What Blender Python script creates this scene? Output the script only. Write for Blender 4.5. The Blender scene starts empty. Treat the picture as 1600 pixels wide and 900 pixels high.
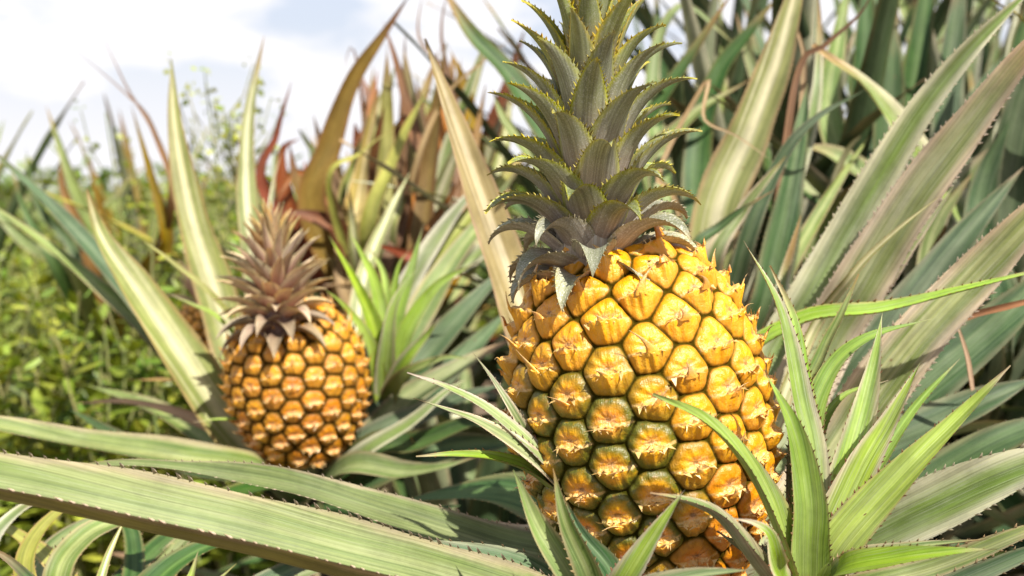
import bpy, math, random
import numpy as np
from mathutils import Vector

random.seed(7)
rng = np.random.default_rng(11)
sc = bpy.context.scene
COL = sc.collection

# ------------------------------------------------------------------ camera, sky, sun, exposure
CAM = np.array([0.0, 0.0, 0.62]); PITCH = math.radians(5.0); LENS = 40.0
FPX = 1600 * LENS / 36.0
FWD = np.array([0, math.cos(PITCH), -math.sin(PITCH)])
UPV = np.array([0, math.sin(PITCH), math.cos(PITCH)])
cam = bpy.data.cameras.new('camera'); camo = bpy.data.objects.new('camera', cam); COL.objects.link(camo)
camo.location = CAM; camo.rotation_euler = (math.radians(90) - PITCH, 0, 0)
cam.lens = LENS; cam.sensor_width = 36; cam.clip_start = 0.01; cam.clip_end = 3000
cam.dof.use_dof = True; cam.dof.focus_distance = 0.56; cam.dof.aperture_fstop = 8.2
sc.camera = camo

SUN_EL, SUN_AZ = 48.0, 58.0          # azimuth measured from +X towards the camera side
el, az = math.radians(SUN_EL), math.radians(SUN_AZ)
sdir = Vector((math.cos(el) * math.cos(az), -math.cos(el) * math.sin(az), math.sin(el)))
sun = bpy.data.lights.new('sun', 'SUN'); sun.energy = 5.0; sun.angle = math.radians(0.6); sun.color = (1.0, 0.95, 0.86)
suno = bpy.data.objects.new('sun', sun); COL.objects.link(suno)
suno.rotation_euler = sdir.to_track_quat('Z', 'Y').to_euler(); suno.location = (2, -1, 4)

world = bpy.data.worlds.new('World'); sc.world = world; world.use_nodes = True
nt = world.node_tree; nt.nodes.clear(); L = nt.links
out = nt.nodes.new('ShaderNodeOutputWorld'); bg = nt.nodes.new('ShaderNodeBackground'); bg.inputs[1].default_value = 0.12
sky = nt.nodes.new('ShaderNodeTexSky'); sky.sky_type = 'NISHITA'; sky.sun_disc = False
sky.sun_elevation = el; sky.sun_rotation = math.atan2(sdir.x, sdir.y); sky.air_density = 1.3; sky.dust_density = 2.5
tc = nt.nodes.new('ShaderNodeTexCoord')
mp = nt.nodes.new('ShaderNodeMapping'); mp.inputs['Scale'].default_value = (1.0, 1.0, 2.4); mp.inputs['Location'].default_value = (0.3, 0.1, 0.15)
nz = nt.nodes.new('ShaderNodeTexNoise'); nz.inputs['Scale'].default_value = 6.0; nz.inputs['Detail'].default_value = 7; nz.inputs['Roughness'].default_value = 0.52
cr = nt.nodes.new('ShaderNodeValToRGB'); cr.color_ramp.elements[0].position = 0.42; cr.color_ramp.elements[1].position = 0.52
mx = nt.nodes.new('ShaderNodeMixRGB'); mx.inputs[2].default_value = (4.5, 4.46, 4.6, 1)
hz = nt.nodes.new('ShaderNodeMixRGB'); hz.inputs[0].default_value = 0.85; hz.inputs[2].default_value = (3.1, 3.3, 3.9, 1)
L.new(tc.outputs['Generated'], mp.inputs[0]); L.new(mp.outputs[0], nz.inputs[0]); L.new(nz.outputs['Fac'], cr.inputs[0])
L.new(sky.outputs[0], hz.inputs[1])
sx = nt.nodes.new('ShaderNodeSeparateXYZ'); L.new(tc.outputs['Generated'], sx.inputs[0])
mr = nt.nodes.new('ShaderNodeMapRange'); mr.inputs[1].default_value = 0.22; mr.inputs[2].default_value = 0.45; mr.inputs[3].default_value = 1.0; mr.inputs[4].default_value = 0.05; L.new(sx.outputs[2], mr.inputs[0])
mu = nt.nodes.new('ShaderNodeMath'); mu.operation = 'MULTIPLY'; L.new(cr.outputs[0], mu.inputs[0]); L.new(mr.outputs[0], mu.inputs[1])
hr = nt.nodes.new('ShaderNodeMapRange'); hr.inputs[1].default_value = 0.03; hr.inputs[2].default_value = 0.14; hr.inputs[3].default_value = 0.9; hr.inputs[4].default_value = 0.0; L.new(sx.outputs[2], hr.inputs[0])
mm = nt.nodes.new('ShaderNodeMath'); mm.operation = 'MAXIMUM'; L.new(mu.outputs[0], mm.inputs[0]); L.new(hr.outputs[0], mm.inputs[1]); L.new(mm.outputs[0], mx.inputs[0]); L.new(hz.outputs[0], mx.inputs[1]); L.new(mx.outputs[0], bg.inputs[0]); L.new(bg.outputs[0], out.inputs[0])

sc.view_settings.view_transform = 'Standard'; sc.view_settings.look = 'None'
sc.view_settings.exposure = 0.96; sc.view_settings.gamma = 1; sc.view_settings.use_curve_mapping = False
sc.render.engine = 'CYCLES'; sc.cycles.use_denoising = True; sc.cycles.max_bounces = 8
sc.cycles.transparent_max_bounces = 4; sc.cycles.sample_clamp_indirect = 6

# ------------------------------------------------------------------ helpers
def at(x, y, d):
    """the point in the world seen at photo pixel (x, y), d metres along the view axis"""
    return CAM + d * (FWD + (x - 800) / FPX * np.array([1.0, 0, 0]) + (450 - y) / FPX * UPV)
def unit(v): return v / (np.linalg.norm(v, axis=-1, keepdims=True) + 1e-12)

def mk(name, verts, quads, tris, mat, parent=None, attrs=None, smooth=True):
    me = bpy.data.meshes.new(name)
    verts = np.asarray(verts, np.float32); quads = np.asarray(quads, np.int32).reshape(-1, 4); tris = np.asarray(tris, np.int32).reshape(-1, 3)
    me.vertices.add(len(verts)); me.vertices.foreach_set('co', verts.ravel())
    li = np.concatenate([quads.ravel(), tris.ravel()])
    me.loops.add(len(li)); me.loops.foreach_set('vertex_index', li)
    ls = np.concatenate([np.arange(len(quads)) * 4, len(quads) * 4 + np.arange(len(tris)) * 3]).astype(np.int32)
    me.polygons.add(len(ls)); me.polygons.foreach_set('loop_start', ls)
    me.update(calc_edges=True)
    me.polygons.foreach_set('use_smooth', np.full(len(ls), smooth))
    for k, v in (attrs or {}).items():
        a = me.attributes.new(k, 'FLOAT_VECTOR', 'POINT'); a.data.foreach_set('vector', np.asarray(v, np.float32).ravel())
    me.validate()
    if mat: me.materials.append(mat)
    o = bpy.data.objects.new(name, me); COL.objects.link(o)
    if parent: o.parent = parent
    return o

def thing(name, loc, label, cat, group=None):
    o = bpy.data.objects.new(name, None); COL.objects.link(o); o.location = Vector(loc); o.empty_display_size = 0.05
    o['label'] = label; o['category'] = cat
    if group: o['group'] = group
    return o

def grid_faces(nu, nv, off=0, wrap=False):
    i = np.arange(nu - 1)[:, None]; jn = nv if wrap else nv - 1; j = np.arange(jn)[None, :]; j2 = (j + 1) % nv
    return np.stack([off + i * nv + j, off + i * nv + j2, off + (i + 1) * nv + j2, off + (i + 1) * nv + j], -1).reshape(-1, 4)

def catmull(pts, n):
    P = np.asarray(pts, float)
    if len(P) == 2: P = np.array([P[0], (P[0] + P[1]) / 2, P[1]])
    Q = np.vstack([2 * P[0] - P[1], P, 2 * P[-1] - P[-2]]); outp = []
    for i in range(1, len(Q) - 2):
        t = np.linspace(0, 1, 24, endpoint=False)[:, None]; a, b, c, d = Q[i - 1], Q[i], Q[i + 1], Q[i + 2]
        outp.append(0.5 * (2 * b + (c - a) * t + (2 * a - 5 * b + 4 * c - d) * t ** 2 + (3 * b - a - 3 * c + d) * t ** 3))
    outp = np.vstack(outp + [P[-1:]])
    s = np.r_[0, np.cumsum(np.linalg.norm(np.diff(outp, axis=0), axis=1))]
    u = np.linspace(0, s[-1], n)
    return np.stack([np.interp(u, s, outp[:, k]) for k in range(3)], 1), s[-1]

# ------------------------------------------------------------------ materials
def nodes(name):
    m = bpy.data.materials.new(name); m.use_nodes = True; t = m.node_tree; t.nodes.clear(); return m, t
class NB:
    """small node builder"""
    def __init__(s, t): s.t = t
    def n(s, typ, **k):
        x = s.t.nodes.new(typ)
        for a, b in k.items(): setattr(x, a, b)
        return x
    def link(s, a, b): s.t.links.new(a, b)
    def val(s, sock, v):
        if isinstance(v, bpy.types.NodeSocket): s.link(v, sock)
        else: sock.default_value = v
    def math(s, op, a, b=0.0, clamp=False):
        x = s.n('ShaderNodeMath', operation=op, use_clamp=clamp); s.val(x.inputs[0], a); s.val(x.inputs[1], b); return x.outputs[0]
    def mix(s, f, a, b, mode='MIX'):
        x = s.n('ShaderNodeMixRGB', blend_type=mode); s.val(x.inputs[0], f)
        for i, c in ((1, a), (2, b)):
            s.val(x.inputs[i], c if isinstance(c, bpy.types.NodeSocket) else (*c, 1)[:4])
        return x.outputs[0]
    def attr(s, name):
        x = s.n('ShaderNodeAttribute', attribute_name=name); y = s.n('ShaderNodeSeparateXYZ'); s.link(x.outputs['Vector'], y.inputs[0]); return x.outputs['Vector'], y.outputs
    def ramp(s, v, a, b):
        x = s.n('ShaderNodeMapRange', interpolation_type='SMOOTHSTEP'); s.val(x.inputs[0], v); x.inputs[1].default_value = a; x.inputs[2].default_value = b; return x.outputs[0]
    def noise(s, vec, scale, detail=3, rough=0.5):
        x = s.n('ShaderNodeTexNoise'); s.link(vec, x.inputs['Vector']); x.inputs['Scale'].default_value = scale; x.inputs['Detail'].default_value = detail; x.inputs['Roughness'].default_value = rough; return x.outputs['Fac']
    def scale(s, vec, xyz):
        x = s.n('ShaderNodeMapping'); s.link(vec, x.inputs[0]); x.inputs['Scale'].default_value = xyz; return x.outputs[0]

def leaf_mat(name, *cols, dark=1.0, **kw):
    return leaf_mat0(name, *[tuple(x * dark for x in c) for c in cols], **kw)
def leaf_mat0(name, c1, c2, mid, edge, tip, under, midw=0.25, mids=0.5, edgew=0.18, edges=0.6, bloom=0.25, rough=0.42, transl=0.22, spots=0.15, spine=(0.5, 0.36, 0.2), base=None, bases=0.0, scurf=False, tipvar=0.22):
    m, t = nodes(name); b = NB(t)
    lcv, lc = b.attr('lc')        # u along, v across, underside flag
    lmv, lm = b.attr('lm')        # metres along, metres across, seed
    oi = b.n('ShaderNodeObjectInfo'); rnd = oi.outputs['Random']
    stripes = b.noise(b.scale(lmv, (5, 780, 1)), 1.0, 4, 0.7)
    broad = b.noise(b.scale(lmv, (9, 60, 1)), 1.0, 3)
    fine = b.noise(b.scale(lmv, (1500, 1700, 1) if scurf else (28, 2300, 1)), 1.0, 3)
    patch = b.noise(b.scale(lmv, (16, 60, 1)), 1.0, 6, 0.62)
    bands = b.noise(b.scale(lmv, (3, 210, 1)), 1.0, 2, 0.5)
    col = b.mix(b.ramp(stripes, 0.38, 0.62), c1, c2)
    col = b.mix(b.math('MULTIPLY', b.ramp(broad, 0.35, 0.7), 0.4), col, c2)
    col = b.mix(b.math('MULTIPLY', b.ramp(bands, 0.50, 0.68), 0.6), col, mid)
    col = b.mix(b.math('MULTIPLY', b.ramp(bands, 0.46, 0.30), 0.45), col, tuple(x * 0.72 for x in c1))
    dv = b.math('ABSOLUTE', b.math('SUBTRACT', lc[1], 0.5))           # 0 centre .. 0.5 margin
    mf = b.math('MULTIPLY', b.math('SUBTRACT', 1.0, b.ramp(b.math('ADD', dv, b.math('MULTIPLY', b.math('SUBTRACT', stripes, 0.5), 0.16)), 0.0, midw)), mids)
    col = b.mix(mf, col, mid)
    col = b.mix(b.math('MULTIPLY', lc[2], 0.75), col, b.mix(b.ramp(stripes, 0.35, 0.65), under, tuple(x * 0.66 for x in under)))
    if bases: col = b.mix(b.math('MULTIPLY', b.math('SUBTRACT', 1.0, b.ramp(b.math('ADD', lc[0], b.math('MULTIPLY', broad, 0.25)), 0.15, 0.7)), bases), col, base)
    ef = b.math('MULTIPLY', b.ramp(b.math('ADD', dv, b.math('MULTIPLY', b.math('SUBTRACT', patch, 0.5), 0.22)), 0.5 - edgew, 0.49), edges)
    col = b.mix(ef, col, edge)
    col = b.mix(b.math('MULTIPLY', b.ramp(patch, 0.42, 0.75), bloom * 0.8), col, (0.50, 0.50, 0.44))
    col = b.mix(b.math('MULTIPLY', b.ramp(fine, 0.50, 0.66), bloom * (1.4 if scurf else 0.8)), col, (0.56, 0.55, 0.50))
    tf = b.ramp(b.math('ADD', b.math('ADD', lc[0], b.math('MULTIPLY', b.math('SUBTRACT', b.math('FRACT', b.math('MULTIPLY', rnd, 13.7)), 0.7), tipvar)), b.math('MULTIPLY', b.math('SUBTRACT', patch, 0.5), 0.22)), 0.86, 0.99)
    col = b.mix(b.math('MULTIPLY', tf, 0.8), col, tip)
    if spots:
        vo = b.n('ShaderNodeTexVoronoi'); b.link(b.scale(lmv, (55, 75, 1)), vo.inputs['Vector']); vo.inputs['Scale'].default_value = 1.0
        wn = b.noise(b.scale(lmv, (300, 300, 1)), 1.0, 2)
        sp = b.math('MULTIPLY', b.math('SUBTRACT', 1.0, b.ramp(b.math('ADD', vo.outputs['Distance'], b.math('MULTIPLY', wn, 0.16)), 0.10, 0.20)), b.math('GREATER_THAN', b.n('ShaderNodeSeparateColor').outputs[0] if False else b.math('FRACT', b.math('MULTIPLY', vo.outputs['Distance'], 1.0)), -1.0))
        sep = b.n('ShaderNodeSeparateColor'); b.link(vo.outputs['Color'], sep.inputs[0])
        sp = b.math('MULTIPLY', sp, b.math('GREATER_THAN', sep.outputs[0], 1.0 - spots))
        col = b.mix(b.math('MULTIPLY', sp, 0.75), col, (0.16, 0.075, 0.035))
    fib = b.noise(b.scale(lmv, (2.5, 1150, 1)), 1.0, 2, 0.6); dust = b.noise(b.scale(lmv, (24, 40, 1)), 1.0, 6, 0.7)
    mulv = b.math('MULTIPLY', b.math('ADD', 0.78, b.math('MULTIPLY', b.ramp(fib, 0.36, 0.60), 0.30)), b.math('ADD', 0.80, b.math('MULTIPLY', b.ramp(dust, 0.35, 0.62), 0.28)))
    mc = b.n('ShaderNodeCombineXYZ'); [b.link(mulv, mc.inputs[i]) for i in range(3)]
    col = b.mix(1.0, col, mc.outputs[0], 'MULTIPLY')
    sf = b.math('ADD', b.math('LESS_THAN', lc[1], -0.02), b.math('GREATER_THAN', lc[1], 1.02), True)
    col = b.mix(sf, col, spine)
    hs = b.n('ShaderNodeHueSaturation'); b.link(col, hs.inputs['Color'])
    b.link(b.math('ADD', 0.488, b.math('MULTIPLY', rnd, 0.024)), hs.inputs['Hue'])
    b.link(b.math('ADD', 0.86, b.math('MULTIPLY', b.math('FRACT', b.math('MULTIPLY', rnd, 7.31)), 0.3)), hs.inputs['Value'])
    b.link(b.math('ADD', 0.9, b.math('MULTIPLY', b.math('FRACT', b.math('MULTIPLY', rnd, 3.77)), 0.25)), hs.inputs['Saturation'])
    col = hs.outputs[0]
    bp = b.n('ShaderNodeBump'); bp.inputs['Strength'].default_value = 0.35; bp.inputs['Distance'].default_value = 0.0012
    b.link(b.math('ADD', b.math('MULTIPLY', stripes, 0.8), b.math('MULTIPLY', fine, 0.35)), bp.inputs['Height'])
    p = b.n('ShaderNodeBsdfPrincipled'); b.link(col, p.inputs['Base Color']); b.link(bp.outputs[0], p.inputs['Normal'])
    b.link(b.math('ADD', rough - 0.02, b.math('MULTIPLY', patch, 0.25)), p.inputs['Roughness']); p.inputs['Specular IOR Level'].default_value = 0.28
    tr = b.n('ShaderNodeBsdfTranslucent'); b.link(b.mix(0.5, col, (0.45, 0.5, 0.08), 'MULTIPLY'), tr.inputs[0]); b.link(b.mix(1.0, col, (1.25, 1.2, 0.55), 'MULTIPLY'), tr.inputs[0])
    ms = b.n('ShaderNodeMixShader'); ms.inputs[0].default_value = transl; b.link(p.outputs[0], ms.inputs[1]); b.link(tr.outputs[0], ms.inputs[2])
    o = b.n('ShaderNodeOutputMaterial'); b.link(ms.outputs[0], o.inputs[0])
    return m

M = {}
TIP = (0.30, 0.17, 0.08)
M['front'] = leaf_mat('front_leaf', (0.115, 0.155, 0.04), (0.17, 0.20, 0.065), (0.26, 0.27, 0.12), (0.36, 0.26, 0.19), TIP, (0.26, 0.22, 0.05), mids=0.2, midw=0.4, edgew=0.08, edges=0.6, bloom=0.08, spots=0.02, spine=(0.55, 0.42, 0.33))
M['green'] = leaf_mat('green_leaf', (0.085, 0.15, 0.03), (0.17, 0.225, 0.06), (0.33, 0.36, 0.15), (0.38, 0.28, 0.17), TIP, (0.29, 0.31, 0.19), mids=0.55, bloom=0.14)
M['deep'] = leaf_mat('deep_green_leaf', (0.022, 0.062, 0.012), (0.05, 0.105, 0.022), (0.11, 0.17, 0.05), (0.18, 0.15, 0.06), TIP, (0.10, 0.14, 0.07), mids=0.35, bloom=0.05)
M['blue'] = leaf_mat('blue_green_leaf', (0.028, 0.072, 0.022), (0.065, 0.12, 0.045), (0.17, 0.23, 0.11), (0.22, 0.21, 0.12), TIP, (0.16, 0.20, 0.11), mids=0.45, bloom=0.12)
M['pale'] = leaf_mat('pale_leaf', (0.19, 0.235, 0.055), (0.30, 0.32, 0.105), (0.66, 0.63, 0.38), (0.36, 0.23, 0.10), TIP, (0.38, 0.38, 0.20), mids=0.95, midw=0.24, edgew=0.13, edges=0.7, bloom=0.08)
M['pink'] = leaf_mat('pink_edged_leaf', (0.13, 0.185, 0.045), (0.23, 0.27, 0.10), (0.44, 0.44, 0.24), (0.64, 0.50, 0.38), TIP, (0.42, 0.36, 0.27), mids=0.25, midw=.2, edgew=0.30, edges=0.8, bloom=0.30, spots=.05, spine=(0.66, 0.55, 0.44))
M['silver'] = leaf_mat('silvery_leaf', (0.12, 0.17, 0.035), (0.20, 0.25, 0.08), (0.16, 0.24, 0.05), (0.62, 0.58, 0.42), TIP, (0.36, 0.36, 0.24), mids=0.5, midw=0.2, edgew=0.38, edges=0.8, bloom=0.26, spots=.05, spine=(0.66, 0.58, 0.44))
M['lime'] = leaf_mat('lime_leaf', (0.20, 0.34, 0.025), (0.30, 0.42, 0.06), (0.34, 0.48, 0.05), (0.42, 0.28, 0.14), (0.42, 0.32, 0.22), (0.31, 0.38, 0.13), mids=0.4, edgew=0.07, edges=0.5, bloom=0.20, transl=0.3, spots=0.03, spine=(0.42, 0.22, 0.12), base=(0.44, 0.54, 0.11), bases=0.7, tipvar=.1)
M['limepink'] = leaf_mat('lime_leaf_pink_tip', (0.18, 0.31, 0.03), (0.28, 0.39, 0.07), (0.33, 0.44, 0.07), (0.58, 0.47, 0.38), (0.52, 0.42, 0.36), (0.42, 0.41, 0.24), mids=0.4, edgew=0.24, edges=0.75, bloom=0.36, transl=0.28, spots=0.03, spine=(0.45, 0.2, 0.14), base=(0.42, 0.53, 0.10), bases=0.7, tipvar=.15)
M['olive'] = leaf_mat('olive_brown_leaf', (0.20, 0.12, 0.015), (0.28, 0.18, 0.03), (0.28, 0.21, 0.035), (0.24, 0.10, 0.03), (0.2, 0.09, 0.04), (0.28, 0.20, 0.07), mids=0.3, bloom=0.04, transl=0.35)
M['brown'] = leaf_mat('brown_leaf', (0.14, 0.06, 0.022), (0.23, 0.12, 0.045), (0.27, 0.15, 0.06), (0.11, 0.045, 0.02), (0.12, 0.06, 0.03), (0.24, 0.14, 0.08), mids=0.2, bloom=0.08, transl=0.25)
M['red'] = leaf_mat('red_brown_leaf', (0.21, 0.045, 0.015), (0.32, 0.10, 0.03), (0.32, 0.11, 0.035), (0.16, 0.04, 0.015), (0.2, 0.08, 0.04), (0.30, 0.13, 0.06), mids=0.2, bloom=0.04, transl=0.4)
M['tan'] = leaf_mat('dry_tan_leaf', (0.32, 0.19, 0.09), (0.45, 0.30, 0.16), (0.50, 0.36, 0.21), (0.26, 0.14, 0.07), (0.2, 0.1, 0.06), (0.44, 0.31, 0.18), mids=0.3, bloom=0.15, transl=0.25)
M['orange'] = leaf_mat('dry_orange_leaf', (0.46, 0.19, 0.04), (0.58, 0.28, 0.08), (0.58, 0.31, 0.10), (0.33, 0.14, 0.04), (0.3, 0.12, 0.05), (0.46, 0.25, 0.09), mids=0.3, bloom=0.05, transl=0.3)
M['gold'] = leaf_mat('golden_leaf', (0.34, 0.27, 0.085), (0.42, 0.35, 0.13), (0.74, 0.65, 0.38), (0.48, 0.31, 0.17), TIP, (0.42, 0.36, 0.20), midw=0.16, mids=0.95, edgew=0.1, bloom=0.10, spots=0.22)
M['yellow'] = leaf_mat('yellow_green_leaf', (0.22, 0.245, 0.035), (0.32, 0.32, 0.07), (0.40, 0.38, 0.11), (0.38, 0.24, 0.08), TIP, (0.32, 0.32, 0.11), mids=0.4, bloom=0.08)
M['crown'] = leaf_mat('crown_leaf', (0.17, 0.20, 0.055), (0.24, 0.26, 0.09), (0.20, 0.23, 0.07), (0.44, 0.44, 0.025), (0.46, 0.40, 0.035), (0.37, 0.385, 0.25), edgew=0.15, edges=0.9, bloom=0.36, transl=0.25, spots=0.0, spine=(0.60, 0.52, 0.12), base=(0.46, 0.35, 0.31), bases=0.85, scurf=True, tipvar=0.06)
M['crowntop'] = leaf_mat('crown_top_leaf', (0.26, 0.31, 0.05), (0.36, 0.40, 0.09), (0.32, 0.36, 0.08), (0.60, 0.52, 0.03), (0.58, 0.48, 0.06), (0.35, 0.38, 0.19), edgew=0.14, edges=0.85, bloom=0.28, transl=0.38, spots=0.0, spine=(0.68, 0.54, 0.10), base=(0.38, 0.20, 0.18), bases=0.8, scurf=True, tipvar=0.06)
M['crownlow'] = leaf_mat('crown_low_leaf', (0.19, 0.20, 0.12), (0.28, 0.28, 0.18), (0.22, 0.23, 0.13), (0.36, 0.34, 0.16), (0.32, 0.26, 0.13), (0.40, 0.37, 0.28), edgew=0.10, edges=0.6, bloom=0.45, transl=0.15, spots=0.0, spine=(0.50, 0.45, 0.28), base=(0.44, 0.34, 0.29), bases=0.7, scurf=True, tipvar=0.06)
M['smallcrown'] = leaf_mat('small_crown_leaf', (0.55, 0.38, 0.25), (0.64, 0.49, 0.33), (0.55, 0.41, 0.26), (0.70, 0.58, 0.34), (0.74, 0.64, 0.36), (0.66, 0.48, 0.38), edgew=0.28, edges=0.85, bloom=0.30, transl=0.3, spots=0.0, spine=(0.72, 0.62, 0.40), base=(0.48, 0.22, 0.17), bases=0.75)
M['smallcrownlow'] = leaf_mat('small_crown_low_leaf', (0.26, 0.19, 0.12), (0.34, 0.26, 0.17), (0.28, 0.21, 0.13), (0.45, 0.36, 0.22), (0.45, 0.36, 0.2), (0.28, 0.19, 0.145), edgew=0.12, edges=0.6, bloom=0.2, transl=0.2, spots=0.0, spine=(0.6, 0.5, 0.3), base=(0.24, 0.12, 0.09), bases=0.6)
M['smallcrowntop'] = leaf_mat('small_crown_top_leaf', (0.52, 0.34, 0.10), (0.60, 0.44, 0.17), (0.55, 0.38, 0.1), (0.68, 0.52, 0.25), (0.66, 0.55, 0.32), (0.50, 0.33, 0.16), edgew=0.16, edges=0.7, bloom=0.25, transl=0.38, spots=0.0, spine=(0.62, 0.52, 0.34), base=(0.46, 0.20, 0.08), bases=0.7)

def simple_mat(name, c1, c2, scale=40, rough=0.8, bump=0.3, transl=0.0, rand=0.0):
    m, t = nodes(name); b = NB(t)
    g = b.n('ShaderNodeNewGeometry'); v = g.outputs['Position']
    n1 = b.noise(v, scale, 5, 0.6); col = b.mix(b.ramp(n1, 0.3, 0.7), c1, c2)
    if rand:
        ri = g.outputs['Random Per Island']; hs = b.n('ShaderNodeHueSaturation'); b.link(col, hs.inputs['Color'])
        b.link(b.math('ADD', 1 - rand / 2, b.math('MULTIPLY', ri, rand)), hs.inputs['Value'])
        b.link(b.math('ADD', 0.47, b.math('MULTIPLY', b.math('FRACT', b.math('MULTIPLY', ri, 5.7)), 0.06)), hs.inputs['Hue']); col = hs.outputs[0]
    bp = b.n('ShaderNodeBump'); bp.inputs['Strength'].default_value = bump; bp.inputs['Distance'].default_value = 0.01; b.link(n1, bp.inputs['Height'])
    p = b.n('ShaderNodeBsdfPrincipled'); b.link(col, p.inputs['Base Color']); p.inputs['Roughness'].default_value = rough; b.link(bp.outputs[0], p.inputs['Normal'])
    o = b.n('ShaderNodeOutputMaterial')
    if transl:
        tr = b.n('ShaderNodeBsdfTranslucent'); b.link(b.mix(1.0, col, (1.3, 1.25, 0.5), 'MULTIPLY'), tr.inputs[0])
        ms = b.n('ShaderNodeMixShader'); ms.inputs[0].default_value = transl; b.link(p.outputs[0], ms.inputs[1]); b.link(tr.outputs[0], ms.inputs[2]); b.link(ms.outputs[0], o.inputs[0])
    else: b.link(p.outputs[0], o.inputs[0])
    return m
M['soil'] = simple_mat('soil', (0.10, 0.065, 0.04), (0.20, 0.14, 0.09), 12, 0.95, 0.6)
M['stalk'] = simple_mat('stalk', (0.13, 0.13, 0.06), (0.24, 0.2, 0.11), 60)
M['weed'] = simple_mat('weed_foliage', (0.12, 0.18, 0.015), (0.34, 0.38, 0.05), 7, 0.45, 0.1, 0.35, 0.9)
M['weedstem'] = simple_mat('weed_stem', (0.11, 0.15, 0.035), (0.22, 0.19, 0.07), 30)
M['flower'] = simple_mat('weed_flower', (0.8, 0.78, 0.7), (0.7, 0.6, 0.3), 30)
M['treeleaf'] = simple_mat('shrub_foliage', (0.10, 0.16, 0.03), (0.22, 0.26, 0.06), 3, 0.6, 0.1, 0.3, 0.6)

def fruit_mat(name, orange, yellow, green, groove, cup, paper, seam=0.10):
    m, t = nodes(name); b = NB(t)
    _, e = b.attr('eye')      # distance to the seam, x, y in eye sizes
    ev, e2 = b.attr('eye2')   # per-eye random, greenness, kind (0 skin, 1..2 spike from root to tip, 3 paper)
    g = b.n('ShaderNodeTexCoord'); obj = g.outputs['Object']
    n1 = b.noise(obj, 260, 4, 0.6); n2 = b.noise(obj, 900, 3, 0.6); n3 = b.noise(obj, 90, 3)
    cx = b.n('ShaderNodeCombineXYZ'); b.link(b.math('MULTIPLY', e[1], 26), cx.inputs[0]); b.link(b.math('MULTIPLY', e[2], 2.2), cx.inputs[1]); b.link(b.math('MULTIPLY', e2[0], 40), cx.inputs[2])
    st = b.noise(cx.outputs[0], 1.0, 3, 0.6)
    col = b.mix(b.ramp(b.math('ADD', e2[0], b.math('MULTIPLY', b.math('SUBTRACT', n3, 0.5), 0.8)), 0.2, 0.8), orange, yellow)
    up = b.ramp(e[2], -0.10, 0.02)                               # 1 on the dome, 0 on the bract
    col = b.mix(b.math('MULTIPLY', b.math('SUBTRACT', 1.0, up), b.math('MULTIPLY', b.ramp(st, 0.35, 0.65), 0.55)), col, b.mix(0.5, yellow, paper))
    # greener ring towards the seam on the less ripe eyes
    ring = b.math('SUBTRACT', 1.0, b.ramp(b.math('ADD', e[0], b.math('MULTIPLY', b.math('SUBTRACT', n1, 0.5), 0.10)), 0.10, 0.34))
    col = b.mix(b.math('MULTIPLY', b.math('MULTIPLY', ring, e2[1]), 0.95), col, green)
    n4 = b.noise(obj, 150, 5, 0.65)
    col = b.mix(b.math('MULTIPLY', b.ramp(n4, 0.50, 0.70), 0.30), col, tuple(x * 1.08 for x in yellow))
    col = b.mix(b.math('MULTIPLY', b.ramp(n4, 0.46, 0.32), 0.30), col, tuple(x * 0.65 for x in orange))
    col = b.mix(b.math('MULTIPLY', b.math('MULTIPLY', b.ramp(n1, 0.45, 0.75), e2[1]), 0.3), col, green)
    rim = b.math('SUBTRACT', 1.0, b.ramp(b.math('ADD', e[0], b.math('MULTIPLY', b.math('SUBTRACT', n1, 0.5), 0.16)), 0.08, 0.30))
    col = b.mix(b.math('MULTIPLY', rim, b.math('SUBTRACT', 0.45, b.math('MULTIPLY', e2[1], 0.4))), col, tuple(x * 0.72 for x in orange))
    # weathered cup in the middle of each eye
    rr = b.math('SQRT', b.math('ADD', b.math('POWER', b.math('MULTIPLY', e[1], 0.85), 2.0), b.math('POWER', b.math('MULTIPLY', b.math('SUBTRACT', e[2], 0.05), 1.45), 2.0)))
    cu = b.math('SUBTRACT', 1.0, b.ramp(b.math('ADD', rr, b.math('MULTIPLY', b.math('SUBTRACT', n1, 0.5), 0.5)), 0.06, 0.30))
    col = b.mix(b.math('MULTIPLY', b.math('MULTIPLY', cu, b.ramp(n2, 0.3, 0.6)), 0.65), col, cup)
    cu2 = b.math('SUBTRACT', 1.0, b.ramp(b.math('ADD', rr, b.math('MULTIPLY', b.math('SUBTRACT', n2, 0.5), 0.25)), 0.02, 0.09))
    col = b.mix(b.math('MULTIPLY', cu2, 0.7), col, (0.10, 0.05, 0.025))
    # papery margin of the bract
    cr_ = b.math('ABSOLUTE', b.math('ADD', e[2], b.math('ADD', 0.055, b.math('MULTIPLY', b.math('SUBTRACT', n1, 0.5), 0.06))))
    pf = b.math('MULTIPLY', b.math('SUBTRACT', 1.0, b.ramp(cr_, 0.012, 0.05)), b.ramp(n2, 0.3, 0.55))
    col = b.mix(b.math('MULTIPLY', pf, 0.8), col, paper)
    col = b.mix(b.math('MULTIPLY', b.ramp(n2, 0.62, 0.75), 0.35), col, (0.30, 0.15, 0.05))
    gf = b.math('SUBTRACT', 1.0, b.ramp(b.math('ADD', e[0], b.math('MULTIPLY', b.math('SUBTRACT', n1, 0.5), 0.05)), 0.02, seam))
    col = b.mix(b.math('MULTIPLY', gf, 0.95), col, groove)
    sk = b.ramp(e2[2], 0.9, 1.8); col = b.mix(b.math('MULTIPLY', sk, 0.9), col, b.mix(n2, (0.26, 0.14, 0.05), (0.55, 0.38, 0.17)))
    pk = b.math('GREATER_THAN', e2[2], 2.5); col = b.mix(pk, col, paper)
    bp = b.n('ShaderNodeBump'); bp.inputs['Strength'].default_value = 0.7; bp.inputs['Distance'].default_value = 0.0013
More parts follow.
